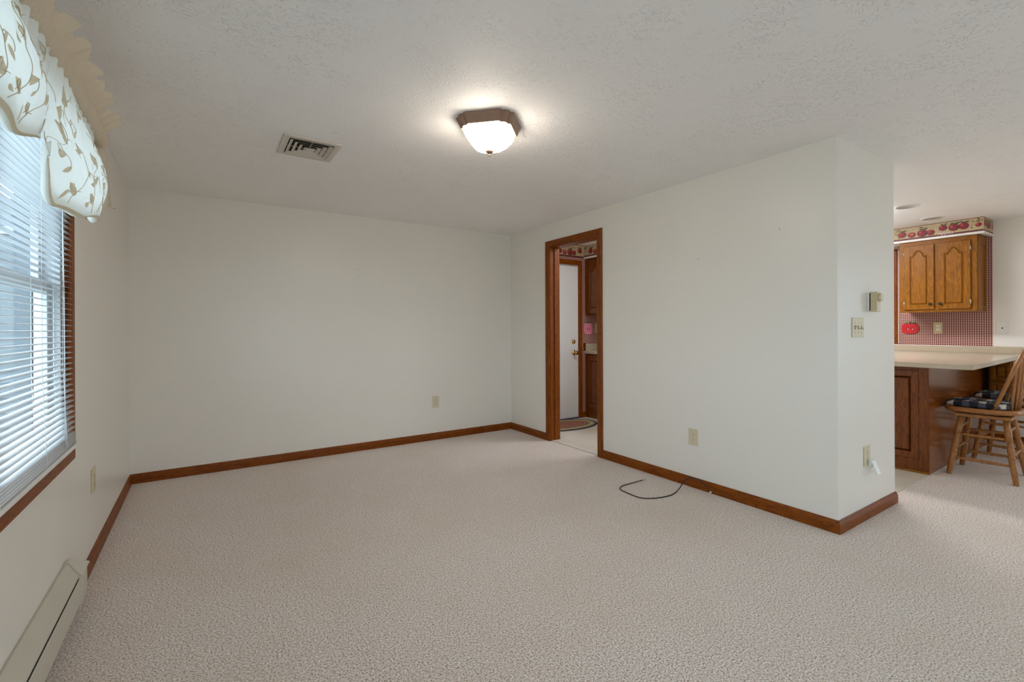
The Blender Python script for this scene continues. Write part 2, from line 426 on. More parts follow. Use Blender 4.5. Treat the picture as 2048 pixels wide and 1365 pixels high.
# casings --------------------------------------------------------------------
CPROF = [(0, 0), (0, 0.009), (0.004, 0.012), (0.014, 0.0125), (0.017, 0.0105), (0.021, 0.0105), (0.024, 0.0135), (0.050, 0.0165), (0.060, 0.0165), (0.066, 0.012), (0.066, 0)]
def casing(parent, P, a0, a1, z0, z1, mats, sill=False, prof=CPROF):
    """mitred casing boards round an opening; P(a, z, t) -> 3-D; mats = (upright, level)"""
    def strip(name, e0, e1, m):
        mb = MB(); mb.loops([[e0(s, t) for s, t in prof], [e1(s, t) for s, t in prof]], True, True, True); return obj(name, mb, m, parent)
    zb = (lambda s: z0 - s) if sill else (lambda s: z0)
    strip('casing_upright', lambda s, t: P(a0 - s, zb(s), t), lambda s, t: P(a0 - s, z1 + s, t), mats[0])
    strip('casing_upright', lambda s, t: P(a1 + s, zb(s), t), lambda s, t: P(a1 + s, z1 + s, t), mats[0])
    strip('casing_head', lambda s, t: P(a0 - s, z1 + s, t), lambda s, t: P(a1 + s, z1 + s, t), mats[1])
    if sill: strip('casing_sill', lambda s, t: P(a0 - s, z0 - s, t), lambda s, t: P(a1 + s, z0 - s, t), mats[1])

# doorway to the kitchen: cased opening without a door
t1 = thing('trim_1', 'dark oak casing of the open doorway to the kitchen', None, (W, (DW[0] + DW[1]) / 2, 0), kind='structure')
casing(t1, lambda a, z, t: (W - t, a, z), DW[0] - 0.004, DW[1] + 0.004, 0.0, DW[2] + 0.004, (M_TZ, M_TY))
casing(t1, lambda a, z, t: (W + 0.12 + t, a, z), DW[0] - 0.004, DW[1] + 0.004, 0.004, DW[2] + 0.004, (M_TZ, M_TY))
obj('jamb', B(W, W + 0.12, DW[0] - 0.019, DW[0], 0.004, DW[2]), M_TZ, t1)
obj('jamb', B(W, W + 0.12, DW[1], DW[1] + 0.019, 0.004, DW[2]), M_TZ, t1)
obj('head_jamb', B(W, W + 0.12, DW[0] - 0.019, DW[1] + 0.019, DW[2], DW[2] + 0.019), M_TY, t1)
obj('door_stop', B(W + 0.052, W + 0.085, DW[1] - 0.011, DW[1], 0.004, DW[2]), M_TZ, t1, bevel=0.003)
obj('door_stop', B(W + 0.052, W + 0.085, DW[0], DW[0] + 0.011, 0.004, DW[2]), M_TZ, t1, bevel=0.003)
obj('threshold', B(W + 0.016, W + 0.075, DW[0], DW[1], 0.004, 0.008), M_VINYL, t1, bevel=0.002, label='pale vinyl edge strip')

# windows -----------------------------------------------------------------
def double_hung(parent, P, a0, a1, z0, z1, meet):
    """one double-hung unit; P(a, z, t): t runs outwards from the room face of the sash"""
    def bx(name, p0, p1, q0, q1, s0, s1, m, par, bv=0.003):
        mb = MB(); c = [P(p0, q0, s0), P(p1, q1, s1)]
        mb.box(c[0][0], c[1][0], c[0][1], c[1][1], c[0][2], c[1][2]); return obj(name, mb, m, par, bevel=bv)
    for i in (0, 1):
        e0, e1 = (a0, a0 + 0.035) if i == 0 else (a1 - 0.035, a1)
        bx('frame_side', e0, e1, z0, z1, -0.03, 0.05, M_VINYLW, parent)
    bx('frame_sill', a0, a1, z0, z0 + 0.03, -0.03, 0.05, M_VINYLW, parent); bx('frame_head', a0, a1, z1 - 0.03, z1, -0.03, 0.05, M_VINYLW, parent)
    for nm, b, t, d in (('lower_sash', z0 + 0.03, meet + 0.02, 0.0), ('upper_sash', meet - 0.02, z1 - 0.03, 0.024)):
        sx = thing(nm, None, None, (0, 0, 0)); sx.parent = parent; sx.location = -shift_of(parent)
        i0, i1 = a0 + 0.035, a1 - 0.035; s = 0.045
        bx('stile', i0, i0 + s, b, t, d, d + 0.022, M_VINYLW, sx); bx('stile', i1 - s, i1, b, t, d, d + 0.022, M_VINYLW, sx)
        bx('rail', i0 + s, i1 - s, b, b + s, d, d + 0.022, M_VINYLW, sx); bx('rail', i0 + s, i1 - s, t - s, t, d, d + 0.022, M_VINYLW, sx)
        bx('pane', i0 + s, i1 - s, b + s, t - s, d + 0.009, d + 0.013, M_GLASS, sx, 0)

def jambs(parent, P, a0, a1, z0, z1, d, mz, my):
    def bx(p0, p1, q0, q1, m):
        mb = MB(); c = [P(p0, q0, 0.0), P(p1, q1, d)]; mb.box(c[0][0], c[1][0], c[0][1], c[1][1], c[0][2], c[1][2]); obj('jamb', mb, m, parent)
    mo = MATS.get('dim_reveal_lining') or plain('dim_reveal_lining', lin(112, 118, 122), 0.6)  # grey lining added to tone down the overexposed outer reveal
    for p0, p1 in ((a0, a0 + 0.016), (a1 - 0.016, a1)):
        mb = MB(); c = [P(p0, z0, 0.099), P(p1, z1, 0.15)]; mb.box(c[0][0], c[1][0], c[0][1], c[1][1], c[0][2], c[1][2]); obj('dim_reveal_lining', mb, mo, parent)
    bx(a0, a0 + 0.012, z0, z1, mz); bx(a1 - 0.012, a1, z0, z1, mz); bx(a0 + 0.012, a1 - 0.012, z0, z0 + 0.012, my); bx(a0 + 0.012, a1 - 0.012, z1 - 0.012, z1, my)

def wood_window(name, P, Wn, label, units):
    a0, a1, z0, z1 = Wn; c = P((a0 + a1) / 2, z0, 0)
    t = thing(name, label, None, c, kind='structure')
    casing(t, lambda a, z, tt: P(a, z, -tt), a0 - 0.0, a1 + 0.0, z0, z1, (M_TZ, M_TY), sill=True)
    jambs(t, P, a0, a1, z0, z1, 0.030, M_TZ, M_TY)
    w = (a1 - a0 - 0.024) / units
    for k in range(units):
        double_hung(t, lambda a, z, tt: P(a, z, tt + 0.038), a0 + 0.012 + k * w, a0 + 0.012 + (k + 1) * w, z0 + 0.012, z1 - 0.012, z0 + (z1 - z0) * 0.50)
    return t
wood_window('window_1', lambda a, z, t: (-t, a, z), WIN1, 'oak cased double-hung window behind the white blind', 2)
wood_window('window_3', lambda a, z, t: (-t, a, z), WIN3, 'oak cased double-hung window behind the viewer', 2)
wood_window('window_2', lambda a, z, t: (XK + t, a, z), WIN2, 'oak cased kitchen window over the counter', 1)

def patio(name, P, Wn, label):
    a0, a1, z0, z1 = Wn; t = thing(name, label, None, P((a0 + a1) / 2, z0, 0), kind='structure'); m = (a0 + a1) / 2
    def bx(nm, p0, p1, q0, q1, s0, s1, mt):
        mb = MB(); c = [P(p0, q0, s0), P(p1, q1, s1)]; mb.box(c[0][0], c[1][0], c[0][1], c[1][1], c[0][2], c[1][2]); return obj(nm, mb, mt, t, bevel=0 if nm == 'pane' else 0.003)
    for p0, p1, d in ((a0, m + 0.03, 0.05), (m - 0.03, a1, 0.085)):
        bx('stile', p0, p0 + 0.06, z0, z1, d, d + 0.03, M_VINYLW); bx('stile', p1 - 0.06, p1, z0, z1, d, d + 0.03, M_VINYLW)
        bx('rail', p0 + 0.06, p1 - 0.06, z0, z0 + 0.08, d, d + 0.03, M_VINYLW); bx('rail', p0 + 0.06, p1 - 0.06, z1 - 0.06, z1, d, d + 0.03, M_VINYLW)
        bx('pane', p0 + 0.06, p1 - 0.06, z0 + 0.08, z1 - 0.06, d + 0.012, d + 0.018, M_GLASS)
    casing(t, lambda a, z, tt: P(a, z, -tt), a0, a1, 0.0, z1, (M_TZ, M_TX if P(1, 0, 0)[0] == 1 else M_TY))
patio('door_2', lambda a, z, t: (a, YR - t, z), SLD, 'sliding glass patio door behind the viewer')
patio('door_3', lambda a, z, t: (XK + t, a, z), SLD2, 'sliding glass patio door added unseen at the dining end for daylight')

# ------------------------------------------------------------------ porch outside the window; roof and end wall added to dim the view
M_SIDE = plain('porch_siding', lin(108, 114, 118), 0.6, var=0.06); M_PFL = plain('porch_deck', lin(120, 118, 112), 0.8, var=0.1)
M_PTR = plain('porch_trim', lin(156, 160, 164), 0.5)
po = thing('porch', None, None, (-1.2, -1.0, -0.2), kind='structure'); po.name = 'wall_porch'
obj('porch_shade_roof', B(-0.62, -0.16, -4.2, 1.75, 2.42, 2.52), plain('shade_roof_paint', lin(170, 174, 178), 0.7), po)  # unseen roof added to hold skylight off the end wall and blind
obj('porch_deck', B(-2.5, -0.16, -4.2, 1.75, -0.25, -0.15), M_PFL, po)
obj('end_wall', B(-2.5, -0.15, 1.60, 1.75, -0.15, 2.42), M_SIDE, po)
for i in range(18):
    z = -0.15 + i * 0.142
    mb = MB(); mb.prism([(1.600, z), (1.578, z), (1.592, z + 0.142), (1.600, z + 0.142)], lambda a, b: (-2.5, a, b), lambda a, b: (-0.15, a, b)); obj('siding_board', mb, M_SIDE, po)
obj('shutter', B(-0.62, -0.36, 1.555, 1.578, 1.05, 2.05), plain('dark_shutter', lin(58, 62, 66), 0.6), po)
for x in (-1.30, -0.70): obj('window_trim', B(x, x + 0.07, 1.545, 1.578, 0.75, 2.15), M_PTR, po)
obj('window_trim', B(-1.30, -0.63, 1.545, 1.578, 2.08, 2.15), M_PTR, po)
obj('dark_window', B(-1.23, -0.70, 1.560, 1.578, 0.82, 2.08), plain('porch_glass', lin(118, 122, 124), 0.7, spec=0.1), po)
obj('post', B(-0.60, -0.50, 1.40, 1.50, -0.15, 2.42), M_PTR, po, bevel=0.006)

# ------------------------------------------------------------------ ceiling light
LX, LY = 1.755, -2.470
lt = thing('ceiling_light', 'lit flush ceiling light with white glass bowl and stepped bronze base', 'ceiling light', (LX, LY, H))
OCT = []
q = [(0.155, -0.092), (0.155, 0.092), (0.150, 0.099), (0.141, 0.101), (0.137, 0.106), (0.136, 0.121), (0.129, 0.129), (0.121, 0.136), (0.106, 0.137), (0.101, 0.141), (0.099, 0.150)]
for k in range(4):
    c_, s_ = math.cos(R(90 * k + 45)), math.sin(R(90 * k + 45))
    OCT += [(x * c_ - y * s_, x * s_ + y * c_) for x, y in q]
def ring(sc, z, rnd=0.0):
    out = []
    for x, y in OCT:
        r = math.hypot(x, y); f = 1 - rnd + rnd * 0.158 / r
        out.append((LX + x * sc * f, LY + y * sc * f, z))
    return out
mb = MB(); mb.loops([ring(1.0, H), ring(1.0, H - 0.004), ring(0.975, H - 0.012), ring(0.88, H - 0.046), ring(0.86, H - 0.052), ring(0.80, H - 0.050)], True, False, True)
obj('base', mb, M_BRONZE, lt)
mb = smooth(MB()); mb.loops([ring(0.79, H - 0.046), ring(0.80, H - 0.058, 0.10), ring(0.79, H - 0.074, 0.3), ring(0.74, H - 0.096, 0.6), ring(0.63, H - 0.118, 0.85), ring(0.46, H - 0.136, 1.0), ring(0.26, H - 0.147, 1.0), ring(0.05, H - 0.151, 1.0)], True, False, True)
obj('glass_bowl', mb, M_BULB, lt, label='glowing frosted glass bowl')
mb = smooth(MB()); mb.lathe([(0.002, H - 0.149), (0.021, H - 0.150), (0.022, H - 0.154), (0.012, H - 0.161), (0.005, H - 0.164), (0.004, H - 0.168), (0.0065, H - 0.171), (0.006, H - 0.175), (0.001, H - 0.177)], (LX, LY, 0), 'z', 20)
obj('finial', mb, M_BRONZE, lt)

# ------------------------------------------------------------------ window blind
BX = 0.0085
bl = thing('window_blind', 'white horizontal mini blind hanging in the oak framed window', 'blind', (BX, (WIN1[0] + WIN1[1]) / 2, WIN1[2]))
by0, by1 = WIN1[0] + 0.016, WIN1[1] - 0.006
def slat_mesh():
    mb = smooth(MB()); n = 6; top = []; bot = []
    for i in range(n + 1):
        u = -0.0127 + 0.0254 * i / n; z = 0.0028 * (1 - (u / 0.0127) ** 2)
        top.append((u, z)); bot.append((u, z - 0.0006))
    ring_ = top + bot[::-1]
    mb.loops([[(u, by0, z) for u, z in ring_], [(u, by1, z) for u, z in ring_]], True, True, True)
    me_o = obj('slat', mb, M_SLAT, None)
    return me_o
s0 = slat_mesh()
pitch = 0.0222; zb = WIN1[2] + 0.005; nsl = 60
for k in range(nsl):
    o = s0 if k == 0 else s0.copy()
    if k: COL.objects.link(o)
    o.parent = bl
    z = zb + 0.022 + 0.009 * min(k, 4) + pitch * max(0, k - 4)
    lean = 0.012 * max(0.0, 1 - k / 14.0)
    o.location = (0.0 + lean, -bl.location.y, z - bl.location.z)
    o.rotation_euler = (0, R(4 + 2 * math.sin(k * 1.7)), 0)
mb = MB(); mb.box(BX + 0.002, BX + 0.028, by0, by1 + 0.004, zb - 0.004, zb + 0.012); obj('bottom_rail', mb, M_WPLAST, bl, bevel=0.003)
mb = MB(); mb.box(BX - 0.016, BX + 0.014, by0, by1, WIN1[3] - 0.045, WIN1[3] - 0.014); obj('head_rail', mb, M_WPLAST, bl, bevel=0.002)
for y in (-2.14, -2.42, -2.86, -3.30, -3.62):
    for dx in (-0.0132, 0.0132):
        mb = MB(); mb.tube([(BX + dx + 0.012, y, zb + 0.01), (BX + dx, y, zb + 0.35), (BX + dx, y, WIN1[3] - 0.045)], 0.0009, 5); obj('ladder_cord', mb, M_WPLAST, bl)
mb = smooth(MB()); mb.tube([(BX + 0.024, -2.165, zb + 0.03), (BX + 0.022, -2.165, 1.3), (BX + 0.016, -2.17, WIN1[3] - 0.04)], 0.0016, 6); obj('tilt_wand', mb, plain('clear_wand', lin(225, 230, 235), 0.1), bl)

# ------------------------------------------------------------------ balloon valance
VX, VZ = 0.100, 2.035
va = thing('window_valance', 'cream embroidered balloon valance with ruffled header over the blind', 'valance', (0.0, -2.85, 1.65))
VY1, VY0 = -1.885, -3.80
seams = [-1.885, -2.78, -3.68]
rr = random.Random(3)
def puff(y, v, k):
    """point of balloon k: y along the rod, v 0 at the rod .. 1 at the tucked hem"""
    a, b = seams[k], seams[k + 1]; s = (a - y) / (a - b); s = min(max(s, 0.0), 1.0)
    e = math.sin(math.pi * s); e1 = e ** (0.38 if k == 0 else 0.55) if e > 0 else 0
    drop = (0.27 + (0.105 if k == 0 else 0.075) * e1)
    if k == 0:
        g_ = min(max((s - 0.86) / 0.14, 0.0), 1.0); g_ = g_ * g_ * (3 - 2 * g_)
        drop = 0.335 + 0.125 * s ** 0.8 - 0.15 * g_
    vv = min(v / 0.88, 1.0)
    z = VZ - 0.025 - drop * (vv ** 1.0)
    bulge = 0.045 * e * math.sin(math.pi * min(vv, 1.0) ** 1.6) + 0.004
    bulge += 0.012 * vv * e
    fold = 0.007 * math.sin(y * 95 + 2.2 * math.sin(v * 3)) * (1 - vv) + 0.009 * math.sin(s * 21 + v * 6.0) * vv * (0.4 + 0.6 * (1 - e1))
    fold += 0.006 * math.sin(s * 9 + v * 11)
    if v > 0.88:
        q_ = (v - 0.88) / 0.12; f_ = min(s / 0.15, 1.0); z += (0.035 * q_ - 0.02 * math.sin(math.pi * q_)) * f_; bulge -= 0.05 * q_ * e1 * f_
    z += 0.008 * math.sin(s * 17) * vv ** 3
    if k == 0:
        w_ = 1 - min(s / 0.38, 1.0); bulge -= 0.048 * w_ * w_
        bulge += 0.022 * math.sin(math.pi * min(s / 0.9, 1.0)) * vv ** 2
    return Vector((VX + bulge + fold, y, z))
def sheet(f, ny, nv, y0, y1, name, mat, parent):
    mb = smooth(MB()); mb.loops([[f(y0 + (y1 - y0) * j / ny, i / nv) for j in range(ny + 1)] for i in range(nv + 1)], False)
    return obj(name, mb, mat, parent)
for k in (0, 1):
    pf = sheet(lambda y, v: puff(y, v, k), 90, 34, seams[k], seams[k + 1], 'balloon', M_SHEER, va)
    # hem band along the bottom of the balloon
    mb = smooth(MB()); L = []
    for i in range(4):
        L.append([puff(seams[k] + (seams[k + 1] - seams[k]) * j / 80, 0.872 + 0.011 * i, k) + Vector((0.0020, 0, -0.0012)) for j in range(81)])
    mb.loops(L, False); obj('hem', mb, M_EMB, pf)
    # embroidered vines and leaves lying on the cloth
    mb = MB()
    def on(y, v, off=0.002):
        p = puff(y, v, k); py = puff(y + 0.004, v, k) - p; pv = puff(y, min(v + 0.01, 1), k) - p
        n = py.cross(pv); n = n.normalized() if n.length > 1e-9 else Vector((1, 0, 0))
        if n.x < 0: n = -n
        return p + n * off
    def leaf(y, v, ang, ln):
        pts = []
        for q_ in range(16):
            th = 2 * math.pi * q_ / 16; l = math.cos(th) * ln; w_ = math.sin(th) * ln * 0.34 * (1 - 0.45 * math.cos(th)) * (0.6 + 0.4 * abs(math.sin(th)))
            dy = l * math.cos(ang) - w_ * math.sin(ang); dz = l * math.sin(ang) + w_ * math.cos(ang)
            pts.append(on(max(min(y + dy, seams[k] - 0.004), seams[k + 1] + 0.004), min(max(v - dz / 0.42, 0.06), 0.86)))
        mb.add(pts, [tuple(range(16))])
    def vine(pts2):
        P3 = [on(max(min(y, seams[k] - 0.004), seams[k + 1] + 0.004), min(max(v, 0.06), 0.86), 0.0015) for y, v in pts2]
        mb.tube(P3, 0.0008, 4)
    ny = 6
    for c in range(ny):
        yb = seams[k] - (c + 0.5) * (seams[k] - seams[k + 1]) / ny; v = 0.10; ph = rr.random() * 6
        pts2 = []
        for i in range(78):
            vv = 0.10 + 0.75 * i / 77; y = yb + 0.045 * math.sin(vv * 11 + ph) ; pts2.append((y, vv))
            if i % 15 == 7:
                sd = 1 if (i // 15) % 2 else -1
                leaf(y + sd * 0.028, vv, sd * 0.6 + rr.uniform(-.4, .4) + (0 if sd > 0 else math.pi), rr.uniform(0.022, 0.034))
                curl = [(y + sd * 0.05 * t_ + 0.018 * math.cos(t_ * 7), vv + 0.05 * math.sin(t_ * 7) * t_) for t_ in [q_ / 24 for q_ in range(25)]]
                vine(curl)
                leaf(y + sd * 0.055, vv + 0.05, rr.uniform(0, 6.28), rr.uniform(0.014, 0.022))
        vine(pts2)
    obj('embroidery', mb, M_EMB, pf, kind='stuff', label='beige embroidered leaves and vines')
# shirred rod pocket
mb = smooth(MB()); L = []
ny = 900
for j in range(ny + 1):
    y = VY1 + (VY0 - VY1) * j / ny; l = []
    g = 0.0016 * math.sin(y * 620 + 3 * math.sin(y * 23)) + 0.0016 * math.sin(y * 373 + 1)
    for q_ in range(14):
        th = 2 * math.pi * q_ / 14; l.append((VX + (0.026 + g) * math.cos(th), y + 0.006 * math.sin(th + y * 40), VZ + (0.040 + g) * math.sin(th)))
    L.append(l)
mb.loops(L, True, True, True); obj('rod_pocket', mb, M_SHEER_UNLIT, va, label='shirred rod pocket in the unlit tone of the sheer')
# standing header ruffle, flaring into the room
def ruff(y, v):
    am = 0.012 * v + 0.002; w1 = math.sin(y * 62 + 1.5 * math.sin(y * 17)); w2 = math.sin(y * 62 + 0.9 + 1.5 * math.sin(y * 17))
    ln = min(max((y + 2.92) / 0.35, 0.0), 1.0); ln = ln * ln * (3 - 2 * ln); w3 = math.sin(y * 131 + 2) * 0.35
    out = 0.010 + (0.004 + 0.044 * ln) * v ** 1.1 + am * 1.2 * (w1 + w3); up = 0.030 + (0.062 - 0.012 * ln) * v + am * 0.7 * (w2 - w3)
    return Vector((VX + out, y + 0.012 * v * math.sin(y * 31 + 1), VZ + up))
sheet(ruff, 420, 8, VY1 + 0.004, VY0, 'header_ruffle', M_SHEER_UNLIT, va)
# return panel at the far end
def ret(x_, v):
    x = 0.004 + (VX + 0.005 + 0.024 * v) * x_
    return Vector((x, VY1 + 0.012 + 0.006 * math.sin(x * 120) * v + 0.012 * v, VZ + 0.0 - (0.305 - 0.012 * math.sin(x_ * 9)) * v))
mb = smooth(MB()); mb.loops([[ret(j / 24, i / 16) for j in range(25)] for i in range(17)], False); obj('return_panel', mb, M_SHEER_UNLIT, va)
mb = MB(); mb.tube([(0.002, VY1 + 0.006, VZ), (VX - 0.004, VY1 + 0.006, VZ), (VX - 0.004, VY0, VZ)], 0.006, 8); obj('curtain_rod', mb, M_WPLAST, va)

# ------------------------------------------------------------------ baseboard heater
HY0, HY1 = -4.25, -1.985
ht = thing('baseboard_heater', 'long beige metal baseboard heater under the window', 'heater', (0.0, -3.0, 0.0))
mb = MB(); mb.box(0.0, 0.006, HY0, HY1, 0.0, 0.234); obj('back_plate', mb, M_HEAT, ht)
tp = [(0.005, 0.2365), (0.010, 0.2360), (0.0455, 0.1800), (0.0475, 0.1730), (0.0460, 0.1725), (0.0440, 0.1790), (0.0095, 0.2340), (0.005, 0.2345)]
mb = MB(); mb.prism(tp, lambda a, b: (a, HY0, b), lambda a, b: (a, HY1 - 0.012, b)); obj('top_cover', mb, M_HEAT, ht)
fp = [(0.0465, 0.164), (0.0500, 0.167), (0.0520, 0.164), (0.0535, 0.072), (0.0460, 0.052), (0.0445, 0.053), (0.0515, 0.073), (0.0500, 0.160)]
mb = MB(); mb.prism(fp, lambda a, b: (a, HY0, b), lambda a, b: (a, HY1 - 0.050, b)); obj('front_panel', mb, M_HEAT, ht)
ec = [(0.002, 0.004), (0.046, 0.030), (0.0545, 0.072), (0.0535, 0.166), (0.049, 0.178), (0.012, 0.2385), (0.002, 0.2395)]
ye = lambda a: HY1 - 0.030 + 1.9 * a
mb = MB(); mb.prism(ec, lambda a, b: (a, HY1 - 0.052, b), lambda a, b: (a, ye(a), b - 0.001)); obj('end_cap', mb, M_HEAT, ht)
fl_ = [(0.002, 0.2400), (0.0125, 0.2392), (0.050, 0.1785), (0.0545, 0.1720), (0.057, 0.1735), (0.052, 0.1815), (0.0140, 0.2412), (0.002, 0.2420)]
mb = MB(); mb.prism(fl_, lambda a, b: (a, HY1 - 0.045, b), lambda a, b: (a + (b < 0.2) * 0.004, ye(a) + 0.004, b + (b < 0.2) * 0.008)); obj('end_flap', mb, M_HEAT, ht)
mb = MB(); mb.box(0.008, 0.040, HY0, HY1 - 0.06, 0.062, 0.150); obj('heating_fins', mb, M_DARK, ht)
obj('damper_slot', B(0.030, 0.0465, HY0, HY1 - 0.052, 0.150, 0.1735), M_DARK, ht)

# ------------------------------------------------------------------ ceiling air vent
VCX, VCY, VW, VD = 1.013, -1.580, 0.158, 0.166
vt = thing('ceiling_vent', 'white square ceiling air vent with stepped louvres', 'air vent', (VCX, VCY, H))
def frame_ring(mb, a, b, c, d, z0, z1, z2):
    """flat/sloping square ring: outer half sizes a,b at z0 to inner c,d at z1, lip up to z2"""
    q4 = lambda u, v, z: [(VCX - u, VCY - v, z), (VCX + u, VCY - v, z), (VCX + u, VCY + v, z), (VCX - u, VCY + v, z)]
    mb.loops([q4(a, b, z0), q4(a - 0.002, b - 0.002, z1), q4(c, d, z1), q4(c, d, z2)], True)
mb = MB(); frame_ring(mb, VW, VD, VW - 0.036, VD - 0.036, H - 0.001, H - 0.009, H - 0.001); obj('frame', mb, M_VENT, vt, bevel=0.0015)
for i in range(4):
    e = 0.118 - 0.029 * i; f_ = 0.126 - 0.029 * i
    mb = MB(); q4 = lambda u, v, z: [(VCX - u, VCY - v, z), (VCX + u, VCY - v, z), (VCX + u, VCY + v, z), (VCX - u, VCY + v, z)]
    mb.loops([q4(e - 0.020, f_ - 0.020, H - 0.002), q4(e - 0.002, f_ - 0.002, H - 0.013), q4(e - 0.0005, f_ - 0.0005, H - 0.013), q4(e - 0.0185, f_ - 0.0185, H - 0.002)], True); obj('louvre', mb, M_VENT, vt)
obj('centre_plate', B(VCX - 0.018, VCX + 0.018, VCY - 0.026, VCY + 0.026, H - 0.012, H - 0.009), M_VENT, vt)
obj('throat', B(VCX - VW + 0.034, VCX + VW - 0.034, VCY - VD + 0.034, VCY + VD - 0.034, H - 0.0012, H + 0.0), M_DARK, vt)
for w_, d_ in ((0.0025, 0.128), (0.120, 0.0025)):
    obj('cross_bar', B(VCX - w_, VCX + w_, VCY - d_, VCY + d_, H - 0.0075, H - 0.0045), M_VENT, vt)

# ------------------------------------------------------------------ wall plates
def plate_axes(kind, c):
    """local (right, up, out) frame on a wall; returns P(a, b, d)"""
    x, y, z = c
    return {'left': lambda a, b, d: (x + d, y + a, z + b), 'back': lambda a, b, d: (x + a, y - d, z + b),
            'right': lambda a, b, d: (x - d, y - a, z + b), 'near': lambda a, b, d: (x + a, y - d, z + b)}[kind]
def pbox(P, a0, a1, b0, b1, d0, d1, mb=None):
    mb = mb or MB(); c0, c1 = P(a0, b0, d0), P(a1, b1, d1); return mb.box(c0[0], c1[0], c0[1], c1[1], c0[2], c1[2])
def outlet(kind, c, label, w_=0.078, h_=0.122, mat=None, face=None, second=True):
    mat = mat or M_IVORY; face = face or mat
    P = plate_axes(kind, c); t = thing('wall_outlet', label, 'outlet', c, group='electrical outlets')
    obj('cover_plate', pbox(P, -w_ / 2, w_ / 2, -h_ / 2, h_ / 2, 0.0005, 0.0055), mat, t, bevel=0.0025)
    for s in (1, -1):
        zc = 0.0195 * s
        poly = [(0.0165 * math.copysign(min(abs(math.cos(q_)) * 1.25, 1), math.cos(q_)), zc + 0.0145 * math.copysign(min(abs(math.sin(q_)) * 1.12, 1), math.sin(q_))) for q_ in [2 * math.pi * i / 20 for i in range(20)]]
        mb = MB(); mb.prism(poly, lambda a, b: P(a, b, 0.005), lambda a, b: P(a, b, 0.0068)); rc = obj('receptacle', mb, face, t)
        for a in (-0.0062, 0.0062): obj('slot', pbox(P, a - 0.0012, a + 0.0012, zc + 0.0005, zc + 0.0085, 0.0066, 0.0071), M_IVORY2, rc)
        obj('ground_hole', pbox(P, -0.0024, 0.0024, zc - 0.0095, zc - 0.005, 0.0066, 0.0071), M_IVORY2, rc)
    obj('screw', pbox(P, -0.0022, 0.0022, -0.0022, 0.0022, 0.0052, 0.0062), M_CHROME, t)
    return t
outlet('left', (0.0, -1.425, 0.417), 'ivory outlet on the window wall beside the window', w_=0.090)
outlet('back', (2.545, 0.0, 0.405), 'ivory outlet low on the long back wall')
outlet('right', (W, -2.465, 0.373), 'ivory outlet above the black cable on the floor')
outlet('near', (3.905, YC, 0.388), 'ivory outlet on the partition end holding a white plug', w_=0.088)
# white plug-in device on the partition outlet
pd = thing('plug_in_device', 'small white plug-in device in the partition end outlet', 'plug', (3.925, YC - 0.007, 0.335))
P = plate_axes('near', (3.932, YC, 0.325)); mb = MB()
mb.loops([[P(a, b, d) for a, b, d in ((-0.025, 0.040, 0.0075), (0.025, 0.040, 0.0075), (0.025, 0.000, 0.0075), (-0.025, 0.000, 0.0075))], [P(a, b, d) for a, b, d in ((-0.027, 0.036, 0.030), (0.027, 0.036, 0.030), (0.027, -0.010, 0.022), (-0.027, -0.010, 0.022))]], True, True, True)
obj('body', mb, M_WPLAST, pd, bevel=0.004)
mb = MB(); mb.loops([[P(a, b, d) for a, b, d in ((-0.024, 0.032, 0.028), (0.024, 0.032, 0.028), (0.024, 0.020, 0.026), (-0.024, 0.020, 0.026))], [P(a, b, d) for a, b, d in ((-0.026, -0.044, 0.060), (0.026, -0.044, 0.060), (0.026, -0.050, 0.050), (-0.026, -0.050, 0.050))]], True, True, True)
obj('flap', mb, M_WPLAST, pd, bevel=0.004)

sw = thing('light_switch', 'triple toggle switch plate in ivory beside the thermostat', 'switch', (3.778, YC, 1.184))
P = plate_axes('near', (3.778, YC, 1.184))
obj('cover_plate', pbox(P, -0.082, 0.082, -0.059, 0.059, 0.0005, 0.006), M_IVORY, sw, bevel=0.003)
for i in (-1, 0, 1):
    a = 0.046 * i
    obj('toggle_slot', pbox(P, a - 0.005, a + 0.005, -0.012, 0.012, 0.0058, 0.0066), M_IVORY2, sw)
    up = 1 if i == -1 else -1
    mb = MB(); mb.loops([[P(a + x, b, 0.006) for x, b in ((-0.004, -0.004), (0.004, -0.004), (0.004, 0.006), (-0.004, 0.006))], [P(a + x, b * 0.6 + 0.010 * up, 0.019) for x, b in ((-0.0035, -0.004), (0.0035, -0.004), (0.0035, 0.004), (-0.0035, 0.004))]], True, True, True)
    obj('toggle', mb, M_ALMOND, sw)
    for b in (0.030, -0.030): obj('screw', pbox(P, a - 0.0026, a + 0.0026, b - 0.0026, b + 0.0026, 0.0058, 0.0070), plain('screw_paint', lin(150, 135, 100), 0.4) if 'screw_paint' not in MATS else MATS['screw_paint'], sw)

th = thing('thermostat', 'almond wall thermostat with a round dial above the switches', 'thermostat', (3.95, YC, 1.343))
P = plate_axes('near', (3.950, YC, 1.343))
obj('back_plate', pbox(P, -0.030, 0.034, -0.058, 0.058, 0.0005, 0.012), M_WPLAST, th, bevel=0.002)
obj('gap', pbox(P, -0.024, 0.026, -0.054, 0.054, 0.012, 0.018), M_DARK, th)
obj('body', pbox(P, -0.030, 0.030, -0.062, 0.062, 0.018, 0.050), M_ALMOND, th, bevel=0.003)
obj('face', pbox(P, -0.027, 0.029, -0.059, 0.059, 0.0495, 0.0525), M_IVORY, th, bevel=0.001)
c0 = P(0.004, 0.026, 0.0); mb = smooth(MB()); mb.lathe([(0.024, c0[1] - 0.052), (0.0265, c0[1] - 0.055), (0.0265, c0[1] - 0.064), (0.024, c0[1] - 0.067), (0.021, c0[1] - 0.066)], (c0[0], 0, c0[2]), 'y', 24); obj('dial', mb, M_ALMOND, th)
